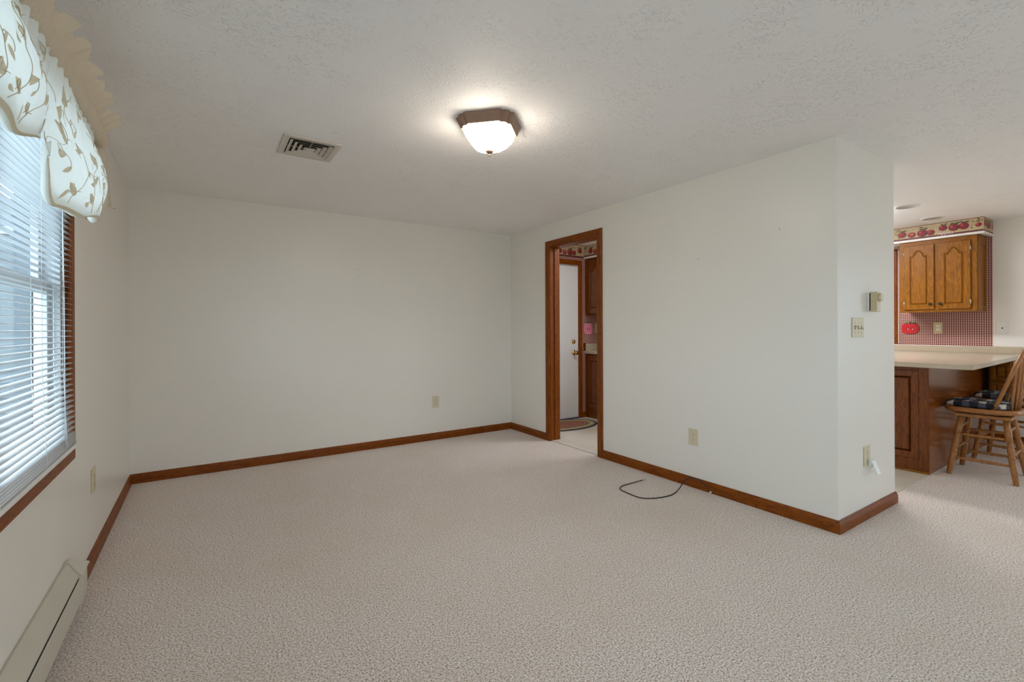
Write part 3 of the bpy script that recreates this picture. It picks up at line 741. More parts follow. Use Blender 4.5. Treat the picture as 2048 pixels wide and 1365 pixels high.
mb = MB(); mb.lathe([(0.0205, c0[1] - 0.0655), (0.0205, c0[1] - 0.0675)], (c0[0], 0, c0[2]), 'y', 24); obj('dial_cap', mb, M_IVORY, th)

# ------------------------------------------------------------------ cable and wall nails
cb = thing('coaxial_cable', 'black coaxial cable curled on the carpet by the right wall', 'cable', (3.25, -2.4, 0.0))
from mathutils.geometry import interpolate_bezier
key = [(3.478, -2.615, 0.010), (3.470, -2.600, 0.050), (3.462, -2.555, 0.083), (3.450, -2.495, 0.086), (3.415, -2.455, 0.062), (3.355, -2.462, 0.024), (3.26, -2.482, 0.006), (3.16, -2.483, 0.005), (3.06, -2.452, 0.005), (3.006, -2.400, 0.005), (3.000, -2.300, 0.005), (3.012, -2.215, 0.005), (3.040, -2.180, 0.006), (3.09, -2.160, 0.006), (3.17, -2.158, 0.006), (3.245, -2.165, 0.010), (3.288, -2.182, 0.018)]
def spline(K, n=8):
    K = [Vector(k) for k in K]; out = []
    for i in range(len(K) - 1):
        a, b, c, d = K[max(i - 1, 0)], K[i], K[i + 1], K[min(i + 2, len(K) - 1)]
        for j in range(n):
            t_ = j / n; out.append(0.5 * ((2 * b) + (c - a) * t_ + (2 * a - 5 * b + 4 * c - d) * t_ ** 2 + (-a + 3 * b - 3 * c + d) * t_ ** 3))
    return out + [K[-1]]
mb = smooth(MB()); pts = spline(key); mb.tube(pts, 0.0036, 8); obj('cord', mb, M_BLACK, cb)
e1, e0 = pts[-1], pts[-4]; dr = (e1 - e0).normalized()
mb = smooth(MB()); mb.tube([e1 - dr * 0.006, e1 + dr * 0.008, e1 + dr * 0.0081, e1 + dr * 0.018], [0.0052, 0.0052, 0.0064, 0.0064], 8); obj('connector', mb, M_CHROME, cb)
mb = smooth(MB()); mb.tube([e1 + dr * 0.018, e1 + dr * 0.026], [0.0010, 0.0008], 6); obj('pin', mb, M_BRASS, cb)
mb = smooth(MB()); mb.tube([(3.497, -2.62, 0.010), (3.480, -2.616, 0.012)], 0.0058, 8); obj('grommet', mb, M_WPLAST, cb)
def nail(loc, kind, label):
    P = plate_axes(kind, loc); mb = MB(); a, b = P(0, 0, 0.0), P(0, 0.001, 0.008); mb.tube([a, b], 0.0013, 6); mb.tube([b, P(0, 0.0012, 0.0092)], 0.0028, 8)
    tag(obj('wall_nail', mb, plain('nail_steel', lin(120, 112, 104), 0.4, metal=0.7) if 'nail_steel' not in MATS else MATS['nail_steel']), label, 'nail', 'nails left in the walls')
nail((1.738, 0, 1.765), 'back', 'upper of two small nails in the back wall')
nail((1.738, 0, 1.702), 'back', 'lower of two small nails in the back wall')
nail((W, -2.514, 1.69), 'right', 'small nail in the right wall above the outlet')
nail((W, -3.095, 1.806), 'right', 'small nail in the right wall near the partition corner')
nail((0.0, -0.745, 1.962), 'left', 'small nail high on the window wall near the corner')

# ------------------------------------------------------------------ kitchen: wallpaper border
M_BAND = {}
def pbase():
    t = NT('border_paper'); co = t.coord(); f = t.noise(co, 160, 4, 0.7); g = t.noise(co, 55, 3, 0.6)
    c = t.ramp(f, [(0.34, lin(120, 96, 66)), (0.46, lin(186, 166, 128)), (0.7, lin(204, 186, 150))])
    t.set(Base_Color=t.mix(t.ramp(g, [(0.6, (0, 0, 0)), (0.68, (0.7, 0.7, 0.7))]), c, lin(128, 70, 60)), Roughness=0.55); return t.m
M_BPAP = pbase()
M_BRED = plain('border_red', lin(138, 30, 36), 0.5, var=0.35, scale=45); M_BRED2 = plain('border_plum', lin(98, 34, 42), 0.5, var=0.25, scale=60)
M_BHI = plain('border_highlight', lin(196, 96, 78), 0.5, var=0.25, scale=60); M_BGRN = plain('border_leaf', lin(60, 74, 40), 0.5, var=0.3, scale=50)
M_BGOLD = plain('border_gold', lin(214, 168, 96), 0.5); M_BLET = plain('border_lettering', lin(222, 204, 204), 0.5); M_BEDGE = plain('border_edge', lin(96, 40, 34), 0.5)
BM = [M_BPAP, M_BRED, M_BRED2, M_BHI, M_BGRN, M_BGOLD, M_BLET, M_BEDGE]
FONT_MESH = {}
def text_polys(txt, size):
    cu = bpy.data.curves.new('lettering', 'FONT'); cu.body = txt; cu.size = size; cu.shear = 0.15; cu.resolution_u = 2
    o = bpy.data.objects.new('lettering', cu); COL.objects.link(o)
    dg = bpy.context.evaluated_depsgraph_get(); me = o.evaluated_get(dg).to_mesh()
    v = [tuple(p.co) for p in me.vertices]; f = [tuple(p.vertices) for p in me.polygons]
    o.evaluated_get(dg).to_mesh_clear(); bpy.data.objects.remove(o); bpy.data.curves.remove(cu); return v, f
TXT = text_polys('Apples', 0.046)
def border(parent, P, length, seed, start=0.0, hh=0.152, word=True):
    """printed border strip; P(a, b, d): a along, b up 0..hh, d out of the wall; the print is flat"""
    rg = random.Random(seed); mb = MB()
    def q(a0, a1, b0, b1, d, sl): mb.slot = sl; mb.add([P(a0, b0, d), P(a1, b0, d), P(a1, b1, d), P(a0, b1, d)], [(0, 1, 2, 3)])
    def disc(a, b, ra, rb, d, sl, n=18, dent=0.0, rot=0.0):
        mb.slot = sl; pts = []
        for i in range(n):
            th_ = 2 * math.pi * i / n; r_ = 1 - dent * max(0.0, math.sin(th_)) ** 8
            x_, y_ = ra * math.cos(th_) * r_, rb * math.sin(th_) * r_
            aa = a + x_ * math.cos(rot) - y_ * math.sin(rot); bb = b + x_ * math.sin(rot) + y_ * math.cos(rot)
            if aa < 0.002 or aa > length - 0.002: return
            pts.append(P(aa, min(max(bb, 0.004), hh - 0.004), d))
        mb.add(pts, [tuple(range(n))])
    q(0, length, 0, hh, 0.0008, 0); q(0, length, hh - 0.006, hh, 0.0011, 7); q(0, length, 0, 0.020, 0.0011, 2)
    a = start; n = 0; unit = 0.62
    def apple(x, y, r, leaf=True):
        disc(x, y, r, r * 0.90, 0.0013, 1, dent=0.12); disc(x + r * 0.28, y - r * 0.22, r * 0.62, r * 0.58, 0.0015, 2)
        disc(x - r * 0.12, y + r * 0.08, r * 0.62, r * 0.56, 0.0017, 1); disc(x - r * 0.38, y + r * 0.25, r * 0.24, r * 0.20, 0.0019, 3)
        if leaf: disc(x + r * 0.5, y + r * 0.95, r * 0.55, r * 0.2, 0.0021, 4, 12, rot=rg.uniform(0.1, 0.7)); disc(x - r * 0.2, y + r * 1.0, r * 0.4, r * 0.16, 0.0021, 4, 12, rot=rg.uniform(-0.7, -0.1))
    a = start - unit
    while a < length + unit:
        apple(a + 0.03, 0.070, 0.040); apple(a + 0.115, 0.056, 0.036, False); disc(a + 0.115, 0.062, 0.018, 0.014, 0.0021, 3)
        apple(a + 0.205, 0.060, 0.046); apple(a + 0.275, 0.056, 0.036, False)
        apple(a + 0.375, 0.088, 0.036); apple(a + 0.46, 0.078, 0.044); apple(a + 0.535, 0.080, 0.042)
        for k_ in range(7): disc(a + rg.uniform(0, unit), rg.uniform(0.115, 0.138), 0.008, 0.006, 0.0013, 2, 8)
        for k_ in range(4): disc(a + rg.uniform(0, unit), rg.uniform(0.03, 0.13), 0.012, 0.005, 0.0013, 4, 8, rot=rg.uniform(0, 3))
        if word:
            mb.slot = 6; v, f = TXT; ok = all(0.003 < a + 0.335 + x_ < length - 0.003 for x_, y_, z_ in v)
            if ok:
                disc(a + 0.314, 0.030, 0.012, 0.012, 0.0023, 5, 5); disc(a + 0.486, 0.030, 0.012, 0.012, 0.0023, 5, 5)
                mb.slot = 6; mb.add([P(a + 0.330 + x_, 0.014 + y_ * 0.85, 0.0024) for x_, y_, z_ in v], f)
        a += unit
    return obj('wallpaper_border', mb, BM, parent, label='apple print wallpaper border')

# soffit over the far cabinets
SX0, SY0, SZ0 = 6.975, -3.335, 2.133
so = thing('wall_soffit', 'boxed soffit over the far kitchen cabinets', None, (SX0, SY0, SZ0), kind='structure')
obj('soffit_box', B(SX0, XK, SY0, -0.0, SZ0, H), M_WALL2, so)
border(so, lambda a, b, d: (SX0 - d, SY0 + 2.4 - a, SZ0 + 0.010 + b * 0.94), 2.4, 5, start=2.4 - 0.71 - 0.0 + 0.03)
border(so, lambda a, b, d: (SX0 + a, SY0 - d, SZ0 + 0.010 + b * 0.94), XK - SX0, 9, start=0.30, word=False)
mb = MB(); mb.box(SX0 - 0.006, SX0 + 0.03, SY0 - 0.006, -0.1, SZ0 - 0.012, SZ0 + 0.010); mb.box(SX0 + 0.03, XK, SY0 - 0.006, SY0 + 0.03, SZ0 - 0.012, SZ0 + 0.010); obj('trim_strip', mb, M_WHITE, so)

# ------------------------------------------------------------------ cabinet doors
def panel_door(name, parent, P, w_, h_, arch, mats, knob=None, hinge=None, thick=0.018, sw_=0.058):
    """raised-panel door; P(a, b, d): a across 0..w, b up 0..h, d out of the cabinet face"""
    mz, my = mats
    pts = []; x0, x1, y0, y1 = sw_, w_ - sw_, sw_, h_ - sw_
    ah = arch
    n = 16
    top = []
    for i in range(n * 2 + 1):
        u = i / (2 * n); x = x1 + (x0 - x1) * u; c = abs(u - 0.5) * 2
        yy = y1 - ah + (ah * (1 - min(c / 0.66, 1.0) ** 2) ** 0.8 if ah else 0)
        top.append((x, yy))
    arc = [(x0, y0), (x1, y0)] + ([p for i, p in enumerate(top) if i in (0, 2 * n) or p[1] > y1 - ah + 1e-5 or top[max(i - 1, 0)][1] > y1 - ah + 1e-5 or top[min(i + 1, 2 * n)][1] > y1 - ah + 1e-5] if ah else [(x1, y1), (x0, y1)])
    arc = [p for i, p in enumerate(arc) if math.dist(p, arc[i - 1]) > 1e-5]
    cx_, cy_ = w_ / 2, h_ / 2
    NRM = {}
    for i, p in enumerate(arc):
        a_, b_ = Vector(arc[i - 1]), Vector(arc[(i + 1) % len(arc)]); p_ = Vector(p); d0, d1 = (p_ - a_).normalized(), (b_ - p_).normalized()
        n0, n1 = Vector((-d0.y, d0.x)), Vector((-d1.y, d1.x)); m_ = (n0 + n1).normalized(); NRM[p] = m_ / max(0.5, m_.dot(n0))
    def inset(p, e):
        q_ = Vector(p) + NRM[p] * e; return (q_.x, q_.y)
    outer = []
    for p in arc:
        u = (p[0] - x0) / (x1 - x0); v = (p[1] - y0) / (y1 - y0)
        on_b = p[1] <= y0 + 1e-6; on_r = p[0] >= x1 - 1e-6; on_l = p[0] <= x0 + 1e-6
        v2 = min((p[1] - y0) / (y1 - ah - y0), 1.0) if (on_r or on_l) else None
        if on_b: outer.append((w_ * u, 0))
        elif on_r: outer.append((w_, h_ * v2))
        elif on_l: outer.append((0, h_ * v2))
        else: outer.append((w_ * u, h_))
    ins_o = [(min(max(x, 0.003), w_ - 0.003), min(max(y, 0.003), h_ - 0.003)) for x, y in outer]
    L = [[P(x, y, 0.0) for x, y in outer], [P(x, y, thick - 0.004) for x, y in outer], [P(x, y, thick) for x, y in ins_o], [P(x, y, thick) for x, y in arc], [P(*inset(p, 0.003), thick - 0.003) for p in arc], [P(*inset(p, 0.006), thick - 0.003) for p in arc], [P(*inset(p, 0.009), thick - 0.013) for p in arc]]
    mb = MB(); mb.loops(L, True, True, False); d = obj(name, mb, mz, parent)
    mb = MB(); mb.loops([[P(*inset(p, 0.008), thick - 0.0125) for p in arc], [P(*inset(p, 0.013), thick - 0.0125) for p in arc], [P(*inset(p, 0.0205), thick - 0.0045) for p in arc], [P(*inset(p, 0.022), thick - 0.002) for p in arc], [P(cx_ + (inset(p, 0.022)[0] - cx_) * 0.3, cy_ + (inset(p, 0.022)[1] - cy_) * 0.3, thick - 0.002) for p in arc]], True, False, True); obj('raised_panel', mb, mz, d)
    if knob:
        mb = smooth(MB()); a, b = knob; c = Vector(P(a, b, thick)); o_ = (Vector(P(a, b, thick + 1)) - c)
        mb.tube([c, c + o_ * 0.006, c + o_ * 0.010, c + o_ * 0.016, c + o_ * 0.022, c + o_ * 0.0245], [0.009, 0.006, 0.006, 0.0155, 0.0150, 0.006], 16); obj('knob', mb, M_KNOB, d)
    for a, b in hinge or []:
        mb = smooth(MB()); mb.tube([P(a, b - 0.024, thick - 0.002), P(a, b + 0.024, thick - 0.002)], 0.0048, 10); h0 = obj('hinge', mb, M_CHROME, d)
    return d

# wall cabinet seen past the partition
ux = 7.010
uc = thing('wall_cabinet', 'oak wall cabinet with two arched doors above the red apple plaque', 'cabinet', (ux, -2.97, 1.345))
mb = MB(); mb.box(ux, XK - 0.002, -3.282, -2.652, 1.345, 2.100); obj('carcass', mb, M_CZ, uc)
mb = MB(); mb.box(ux - 0.004, ux + 0.02, -3.284, -2.650, 2.085, 2.121); mb.box(ux + 0.02, XK - 0.002, -3.290, -3.270, 2.085, 2.121); obj('top_moulding', mb, M_CY, uc, bevel=0.003)
for nm, y0_, y1_ in (('face_stile', -3.282, -3.222), ('face_stile', -2.715, -2.652), ('middle_stile', -2.990, -2.945)):
    obj(nm, B(ux - 0.004, ux, y0_, y1_, 1.345 if nm == 'face_stile' else 1.385, 2.085 if nm == 'face_stile' else 2.055), M_CZ, uc, bevel=0.001)
obj('face_rail', B(ux - 0.004, ux, -3.222, -2.715, 1.345, 1.385), M_CY, uc); obj('face_rail', B(ux - 0.004, ux, -3.222, -2.715, 2.055, 2.085), M_CY, uc)
UF = lambda y1_: (lambda a, b, d: (ux - 0.004 - d, y1_ - a, 1.372 + b))
panel_door('door', uc, UF(-2.695), 0.256, 0.700, 0.062, (M_CZ, M_CY), (0.228, 0.058), [(0.0, 0.07), (0.0, 0.62)], sw_=0.047)
panel_door('door', uc, UF(-2.983), 0.253, 0.700, 0.062, (M_CZ, M_CY), (0.022, 0.058), [(0.253, 0.07), (0.253, 0.62)], sw_=0.047)
mb = MB(); mb.box(ux + 0.004, XK - 0.01, -3.2875, -3.282, 1.355, 1.40); mb.box(ux + 0.004, XK - 0.01, -3.2875, -3.282, 2.03, 2.085); mb.box(ux + 0.004, ux + 0.055, -3.2875, -3.282, 1.40, 2.03); mb.box(XK - 0.06, XK - 0.01, -3.2875, -3.282, 1.40, 2.03)
obj('side_frame', mb, M_CZ, uc)

# ------------------------------------------------------------------ peninsula, worktop
px0, py0 = 5.300, -3.345
CT, CB = 0.905, 0.865
pn = thing('peninsula_cabinet', 'dark oak base cabinet carrying the breakfast bar', 'cabinet', (px0, py0, 0.004))
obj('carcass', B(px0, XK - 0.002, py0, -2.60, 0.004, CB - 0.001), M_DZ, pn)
PE = lambda a, b, d: (px0 - d, -2.700 - a, 0.004 + b)
obj('corner_stile', B(px0 - 0.006, px0 + 0.002, py0 - 0.003, py0 + 0.060, 0.004, CB - 0.002), M_DZ, pn, bevel=0.002)
panel_door('end_panel', pn, lambda a, b, d: (px0 - d, -2.720 - a, 0.115 + b), 0.565, 0.715, 0.0, (M_DZ, M_DY), thick=0.012, sw_=0.045)
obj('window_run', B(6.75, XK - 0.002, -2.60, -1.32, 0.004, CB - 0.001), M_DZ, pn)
obj('floor_moulding', B(px0 - 0.014, px0, py0, -2.60, 0.004, 0.020), M_CY, pn, bevel=0.006, seg=3)
obj('side_panel', B(px0 + 0.0, XK - 0.002, py0 - 0.004, py0, 0.004, CB - 0.002), M_DGL, pn)

ctp = thing('countertop', 'speckled beige laminate breakfast bar with backsplash', 'countertop', (5.17, -3.63, CB))
poly = [(5.165, -3.600), (5.190, -3.632), (XK - 0.001, -3.560), (XK - 0.001, -1.30), (6.72, -1.30), (6.72, -2.56), (5.165, -2.56)]
mb = MB(); mb.prism(poly, lambda a, b: (a, b, CB), lambda a, b: (a, b, CT)); obj('slab', mb, M_LAM, ctp, bevel=0.004)
mb = MB(); mb.box(XK - 0.022, XK - 0.002, -3.545, -1.30, CT, 0.978); obj('backsplash', mb, M_LAM, ctp, bevel=0.003)
# small hung drawer unit under the bar at the wall
dc = thing('drawer_unit', 'small oak drawer unit hung under the bar against the far wall', 'drawers', (6.82, -3.45, 0.45))
obj('carcass', B(6.82, XK - 0.002, -3.56, -3.40, 0.46, CB - 0.002), M_CZ, dc)
for b0, hh_ in ((0.665, 0.180), (0.475, 0.175)):
    dd = panel_door('drawer', dc, lambda a, b, d, b0=b0: (6.82 - d, -3.412 - a, b0 + b), 0.138, hh_, 0.0, (M_CY, M_CY), thick=0.014, sw_=0.026)

# plates and plaque on the far kitchen wall
outlet('right', (XK - 0.0015, -2.900, 1.172), 'almond outlet on the gingham beside the red apple plaque', w_=0.074, h_=0.125, mat=M_ALMOND, face=M_WPLAST)
jk = thing('phone_jack', 'white square jack plate on the cream kitchen wall', 'wall jack', (XK, -3.402, 1.172))
P = plate_axes('right', (XK, -3.402, 1.172)); obj('cover_plate', pbox(P, -0.045, 0.045, -0.062, 0.062, 0.0005, 0.008), M_WPLAST, jk, bevel=0.003)
obj('socket', pbox(P, -0.006, 0.006, -0.010, 0.002, 0.0078, 0.009), M_BLACK, jk)

def apple_plaque(P, r, col, colname, label, tall, loc):
    t = thing('apple_plaque', label, 'plaque', loc)
    mc = plain(colname, col, 0.4, var=0.06); pts = []
    for i in range(40):
        th_ = 2 * math.pi * i / 40; rr_ = r * (1 - 0.10 * max(0, math.sin(th_)) ** 10 - 0.05 * max(0, -math.sin(th_)) ** 12)
        ca, sa = math.cos(th_), math.sin(th_)
        pts.append((rr_ * math.copysign(abs(ca) ** 0.75, ca), rr_ * tall * math.copysign(abs(sa) ** 0.75, sa)))
    mb = MB(); mb.loops([[P(a, b, 0.001) for a, b in pts], [P(a, b, 0.012) for a, b in pts], [P(a * 0.96, b * 0.96, 0.015) for a, b in pts]], True, True, True); bd = obj('body', mb, mc, t)
    for s_ in (-1, 1):
        lf = [(s_ * (0.008 + r * 0.62 * u), r * tall * 0.92 + r * 0.30 * u ** 0.8 + sgn * r * 0.10 * math.sin(math.pi * u)) for sgn, us in ((1, [i / 8 for i in range(9)]), (-1, [i / 8 for i in range(7, 0, -1)])) for u in us]
        mb = MB(); mb.prism(lf, lambda a, b: P(a, b, 0.002), lambda a, b: P(a, b, 0.013)); obj('leaf', mb, plain('plaque_leaf', lin(96, 140, 104), 0.5) if 'plaque_leaf' not in MATS else MATS['plaque_leaf'], t)
        tl = 0.45 * s_
        def drop_(k_, oa, ob, n_=12): return [(s_ * r * 0.27 + oa + k_ * r * (0.085 * math.cos(q_) * math.cos(tl) - 0.17 * math.sin(q_) * (1.15 if math.sin(q_) > 0 else 0.85) * math.sin(tl)), -0.006 + ob + k_ * r * (0.085 * math.cos(q_) * math.sin(tl) + 0.17 * math.sin(q_) * (1.15 if math.sin(q_) > 0 else 0.85) * math.cos(tl))) for q_ in [2 * math.pi * i_ / n_ for i_ in range(n_)]]
        mb = MB(); mb.prism(drop_(1.0, 0, 0), lambda a, b: P(a, b, 0.0145), lambda a, b: P(a, b, 0.0160)); obj('seed', mb, M_DARK, t)
        if tall < 1:
            mb = MB(); mb.prism(drop_(0.62, r * 0.05, -r * 0.03), lambda a, b: P(a, b, 0.0158), lambda a, b: P(a, b, 0.0166)); obj('seed_inlay', mb, M_IVORY, t)
        else:
            for oa, ob in ((0.0, 0.26), (0.02, -0.30)):
                mb = MB(); mb.prism(drop_(0.45, s_ * r * oa, r * ob), lambda a, b: P(a, b, 0.0145), lambda a, b: P(a, b, 0.0158)); obj('seed', mb, M_DARK, t)
    mb = MB(); mb.tube([P(0, r * tall * 0.86, 0.008), P(0.004, r * tall * 0.86 + r * 0.26, 0.008)], 0.005, 8); obj('stem', mb, M_DARK, t)
apple_plaque(plate_axes('right', (XK - 0.0015, -2.652, 1.166)), 0.080, lin(190, 24, 34), 'plaque_red', 'red wooden apple plaque on the gingham wallpaper', 0.80, (XK, -2.652, 1.166))

# recessed ceiling cans over the peninsula
def can(x, y, label):
    t = thing('recessed_light', label, 'ceiling light', (x, y, H), group='recessed kitchen lights')
    mb = smooth(MB()); mb.lathe([(0.076, H - 0.0055), (0.082, H - 0.0065), (0.094, H - 0.005), (0.096, H - 0.0005)], (x, y, 0), 'z', 32, False, False); obj('trim_ring', mb, M_WPLAST, t)
    mb = smooth(MB()); mb.lathe([(0.076, H - 0.0055), (0.072, H - 0.001), (0.001, H - 0.0008)], (x, y, 0), 'z', 32, False, True); obj('baffle', mb, plain('can_baffle', lin(176, 172, 166), 0.4) if 'can_baffle' not in MATS else MATS['can_baffle'], t)
can(5.84, -3.055, 'recessed ceiling light nearest the partition end'); can(6.64, -3.03, 'recessed ceiling light nearest the apple border')

# ------------------------------------------------------------------ swivel counter stools
def make_stool():
    t = thing('counter_stool', '', 'stool', (0, 0, 0), group='swivel stools at the breakfast bar')
    prof = [(0.0, 0.0165), (0.01, 0.018), (0.20, 0.0225), (0.375, 0.0255), (0.385, 0.021), (0.392, 0.0255), (0.41, 0.0265), (0.425, 0.022), (0.435, 0.0185), (0.47, 0.0225), (0.52, 0.0255), (0.58, 0.0215), (0.63, 0.0175), (0.645, 0.0175), (0.652, 0.0245), (0.668, 0.0245), (0.675, 0.020), (0.682, 0.0245), (0.75, 0.0245), (1.0, 0.0215)]
    for sx in (-1, 1):
        for sy in (-1, 1):
            a, b = Vector((0.200 * sx, 0.187 * sy, 0.0)), Vector((0.128 * sx, 0.125 * sy, 0.470))
            mb = smooth(MB()); mb.tube([a + (b - a) * u for u, r_ in prof], [r_ * 0.87 for u, r_ in prof], 12); obj('leg', mb, M_SZ, t, False)
    def at(sx, sy, z): u = z / 0.470; return Vector((0.200 * sx + (0.128 - 0.200) * sx * u, 0.187 * sy + (0.125 - 0.187) * sy * u, z))
    rp = [(0, 0.0075), (0.12, 0.009), (0.42, 0.0125), (0.45, 0.0095), (0.48, 0.0135), (0.52, 0.0135), (0.55, 0.0095), (0.58, 0.0125), (0.88, 0.009), (1, 0.0075)]
    for (s0_, s1_, zs) in (((-1, -1), (-1, 1), (0.135, 0.325)), ((1, -1), (1, 1), (0.135, 0.325)), ((-1, -1), (1, -1), (0.205, 0.385)), ((-1, 1), (1, 1), (0.205, 0.385))):
        for z in zs:
            a, b = at(*s0_, z), at(*s1_, z); mb = smooth(MB()); mb.tube([a + (b - a) * u for u, r_ in rp], [r_ for u, r_ in rp], 10); obj('stretcher', mb, M_SZ, t, False)
    obj('swivel_base', MB().box(-0.165, 0.165, -0.160, 0.160, 0.468, 0.495), M_SY, t, False, bevel=0.006, seg=3)
    obj('swivel_plate', MB().box(-0.10, 0.10, -0.10, 0.10, 0.495, 0.506), M_BLACK, t, False)
    sp = []
    for i in range(36):
        th_ = 2 * math.pi * i / 36; c_, s_ = math.cos(th_), math.sin(th_); e = 0.62 if s_ > 0 else 0.8
        sp.append((0.215 * math.copysign(abs(c_) ** e, c_), 0.012 + (0.226 if s_ > 0 else 0.222) * math.copysign(abs(s_) ** e, s_)))
    sc_ = lambda k_, z: [(x * k_, 0.01 + (y - 0.01) * k_, z) for x, y in sp]
    mb = smooth(MB()); mb.loops([sc_(0.90, 0.506), sc_(0.97, 0.508), sc_(1.0, 0.518), sc_(1.0, 0.532), sc_(0.97, 0.543), sc_(0.90, 0.545), sc_(0.5, 0.538), sc_(0.05, 0.536)], True, True, True); obj('seat', mb, M_SY, t, False)
    bow = []
    for i in range(41):
        u = i / 40; th_ = math.pi * u
        x = -0.168 * math.cos(th_) * (1 + 0.16 * math.sin(th_)); h_ = 0.545 + 0.47 * math.sin(th_) ** 0.62
        y = -0.062 - 0.075 * math.sin(th_) ** 0.5 - 0.42 * (h_ - 0.545) * 0.42
        bow.append((x, y, h_ - 0.012 * (u in (0, 1))))
    mb = smooth(MB()); mb.tube(bow, 0.0135, 10, flat=1.25); obj('bow', mb, M_SZ, t, False)
    for i in range(7):
        u = (i - 3) / 3; x0_ = 0.105 * u; y0_ = -0.178 + 0.028 * u * u; uu = 0.5 + 0.29 * u
        k_ = min(40, max(0, int(round(uu * 40)))); e = Vector(bow[k_]); a = Vector((x0_, y0_, 0.540))
        mb = smooth(MB()); mb.tube([a + (e - a) * v_ for v_ in (0, .25, .5, .75, 1)], [0.0068, 0.0095, 0.0115, 0.0095, 0.0055], 8); obj('spindle', mb, M_SZ, t, False)
    return t
st1 = make_stool(); st1.location = (5.700, -3.600, 0.0); st1.rotation_euler = (0, 0, R(1.5)); st1['label'] = 'oak swivel counter stool nearest the viewer at the breakfast bar'
st2 = copy_tree(st1); st2.location = (6.455, -3.602, 0.0); st2.rotation_euler = (0, 0, R(-3)); st2['label'] = 'oak swivel counter stool behind the nearer one by the wall'
def make_cushion():
    mb = smooth(MB()); n = 40; L = []
    prof = [(0.86, 0.000), (0.97, 0.006), (1.0, 0.018), (0.97, 0.032), (0.86, 0.043), (0.68, 0.048), (0.45, 0.047), (0.2, 0.044), (0.03, 0.043)]
    rg = random.Random(4)
    for k_, z in prof:
        l = []
        for i in range(n):
            th_ = 2 * math.pi * i / n; c_, s_ = math.cos(th_), math.sin(th_)
            puck = 1 + 0.025 * math.sin(th_ * 9 + 1) * k_ + 0.015 * math.sin(th_ * 17) * k_
            zz = z + (0.006 * math.sin(th_ * 5 + k_ * 6) + 0.004 * math.sin(th_ * 11)) * (z > 0.02) * k_
            l.append((0.190 * k_ * puck * math.copysign(abs(c_) ** 0.6, c_), 0.195 * k_ * puck * math.copysign(abs(s_) ** 0.6, s_), zz))
        L.append(l)
    mb.loops(L, True, True, True); t = thing('seat_cushion', '', 'cushion', (0, 0, 0), group='checked stool cushions')
    obj('pad', mb, M_BUFF, t, False)
    for sx in (-1, 1):
        mb = smooth(MB()); mb.tube([(sx * 0.165, -0.085, 0.015), (sx * 0.178, -0.100, 0.020), (sx * 0.184, -0.112, 0.022), (sx * 0.176, -0.122, 0.020), (sx * 0.162, -0.108, 0.016)], 0.0035, 6); obj('tie', mb, M_BUFF, t, False)
    return t
c1 = make_cushion(); c1.location = (5.700, -3.565, 0.5455); c1['label'] = 'navy and white checked cushion on the nearer counter stool'
c2 = copy_tree(c1); c2.location = (6.455, -3.572, 0.5455); c2.rotation_euler = (0, 0, R(4)); c2['label'] = 'navy and white checked cushion on the farther counter stool'

# ------------------------------------------------------------------ kitchen seen through the doorway
kd = thing('door_1', 'white flush kitchen back door with brass knob', None, ((KD[0] + KD[1]) / 2, KY, 0.004), kind='structure')
obj('leaf', B(KD[0], KD[1], KY + 0.004, KY + 0.045, 0.005, KD[2]), M_DOORW, kd, bevel=0.002)
obj('weather_strip', B(KD[0], KD[1] - 0.004, KY + 0.002, KY + 0.006, 2.000, 2.006), M_DARK, kd)
kc = (4.523, KY + 0.004)
mb = smooth(MB()); mb.lathe([(0.033, kc[1]), (0.033, kc[1] - 0.004), (0.026, kc[1] - 0.010), (0.012, kc[1] - 0.014), (0.011, kc[1] - 0.032), (0.020, kc[1] - 0.040), (0.0275, kc[1] - 0.050), (0.0265, kc[1] - 0.062), (0.016, kc[1] - 0.068), (0.001, kc[1] - 0.069)], (kc[0], 0, 0.864), 'y', 24); obj('knob', mb, M_BRASS, kd)
mb = smooth(MB()); mb.lathe([(0.030, kc[1]), (0.029, kc[1] - 0.008), (0.020, kc[1] - 0.014), (0.018, kc[1] - 0.018), (0.001, kc[1] - 0.019)], (kc[0] - 0.004, 0, 1.008), 'y', 24); db = obj('deadbolt', mb, M_BRASS, kd)
obj('thumb_turn', B(kc[0] - 0.008, kc[0], kc[1] - 0.030, kc[1] - 0.018, 0.995, 1.021), M_BRASS, db, bevel=0.002)
obj('sill_strip', B(KD[0], KD[1], KY - 0.030, KY + 0.004, 0.0045, 0.020), plain('sill_metal', lin(96, 100, 116), 0.35, metal=0.6), kd, bevel=0.003)
casing(kd, lambda a, z, t: (a, KY - t, z), KD[0] + 0.004, KD[1] - 0.003, 0.004, KD[2] - 0.003, (M_TZ, M_TX))
border(wb, lambda a, b, d: (W + 0.122 + a, KY - d, 2.118 + b), 4.70 - (W + 0.122), 21, start=0.62, hh=0.167)
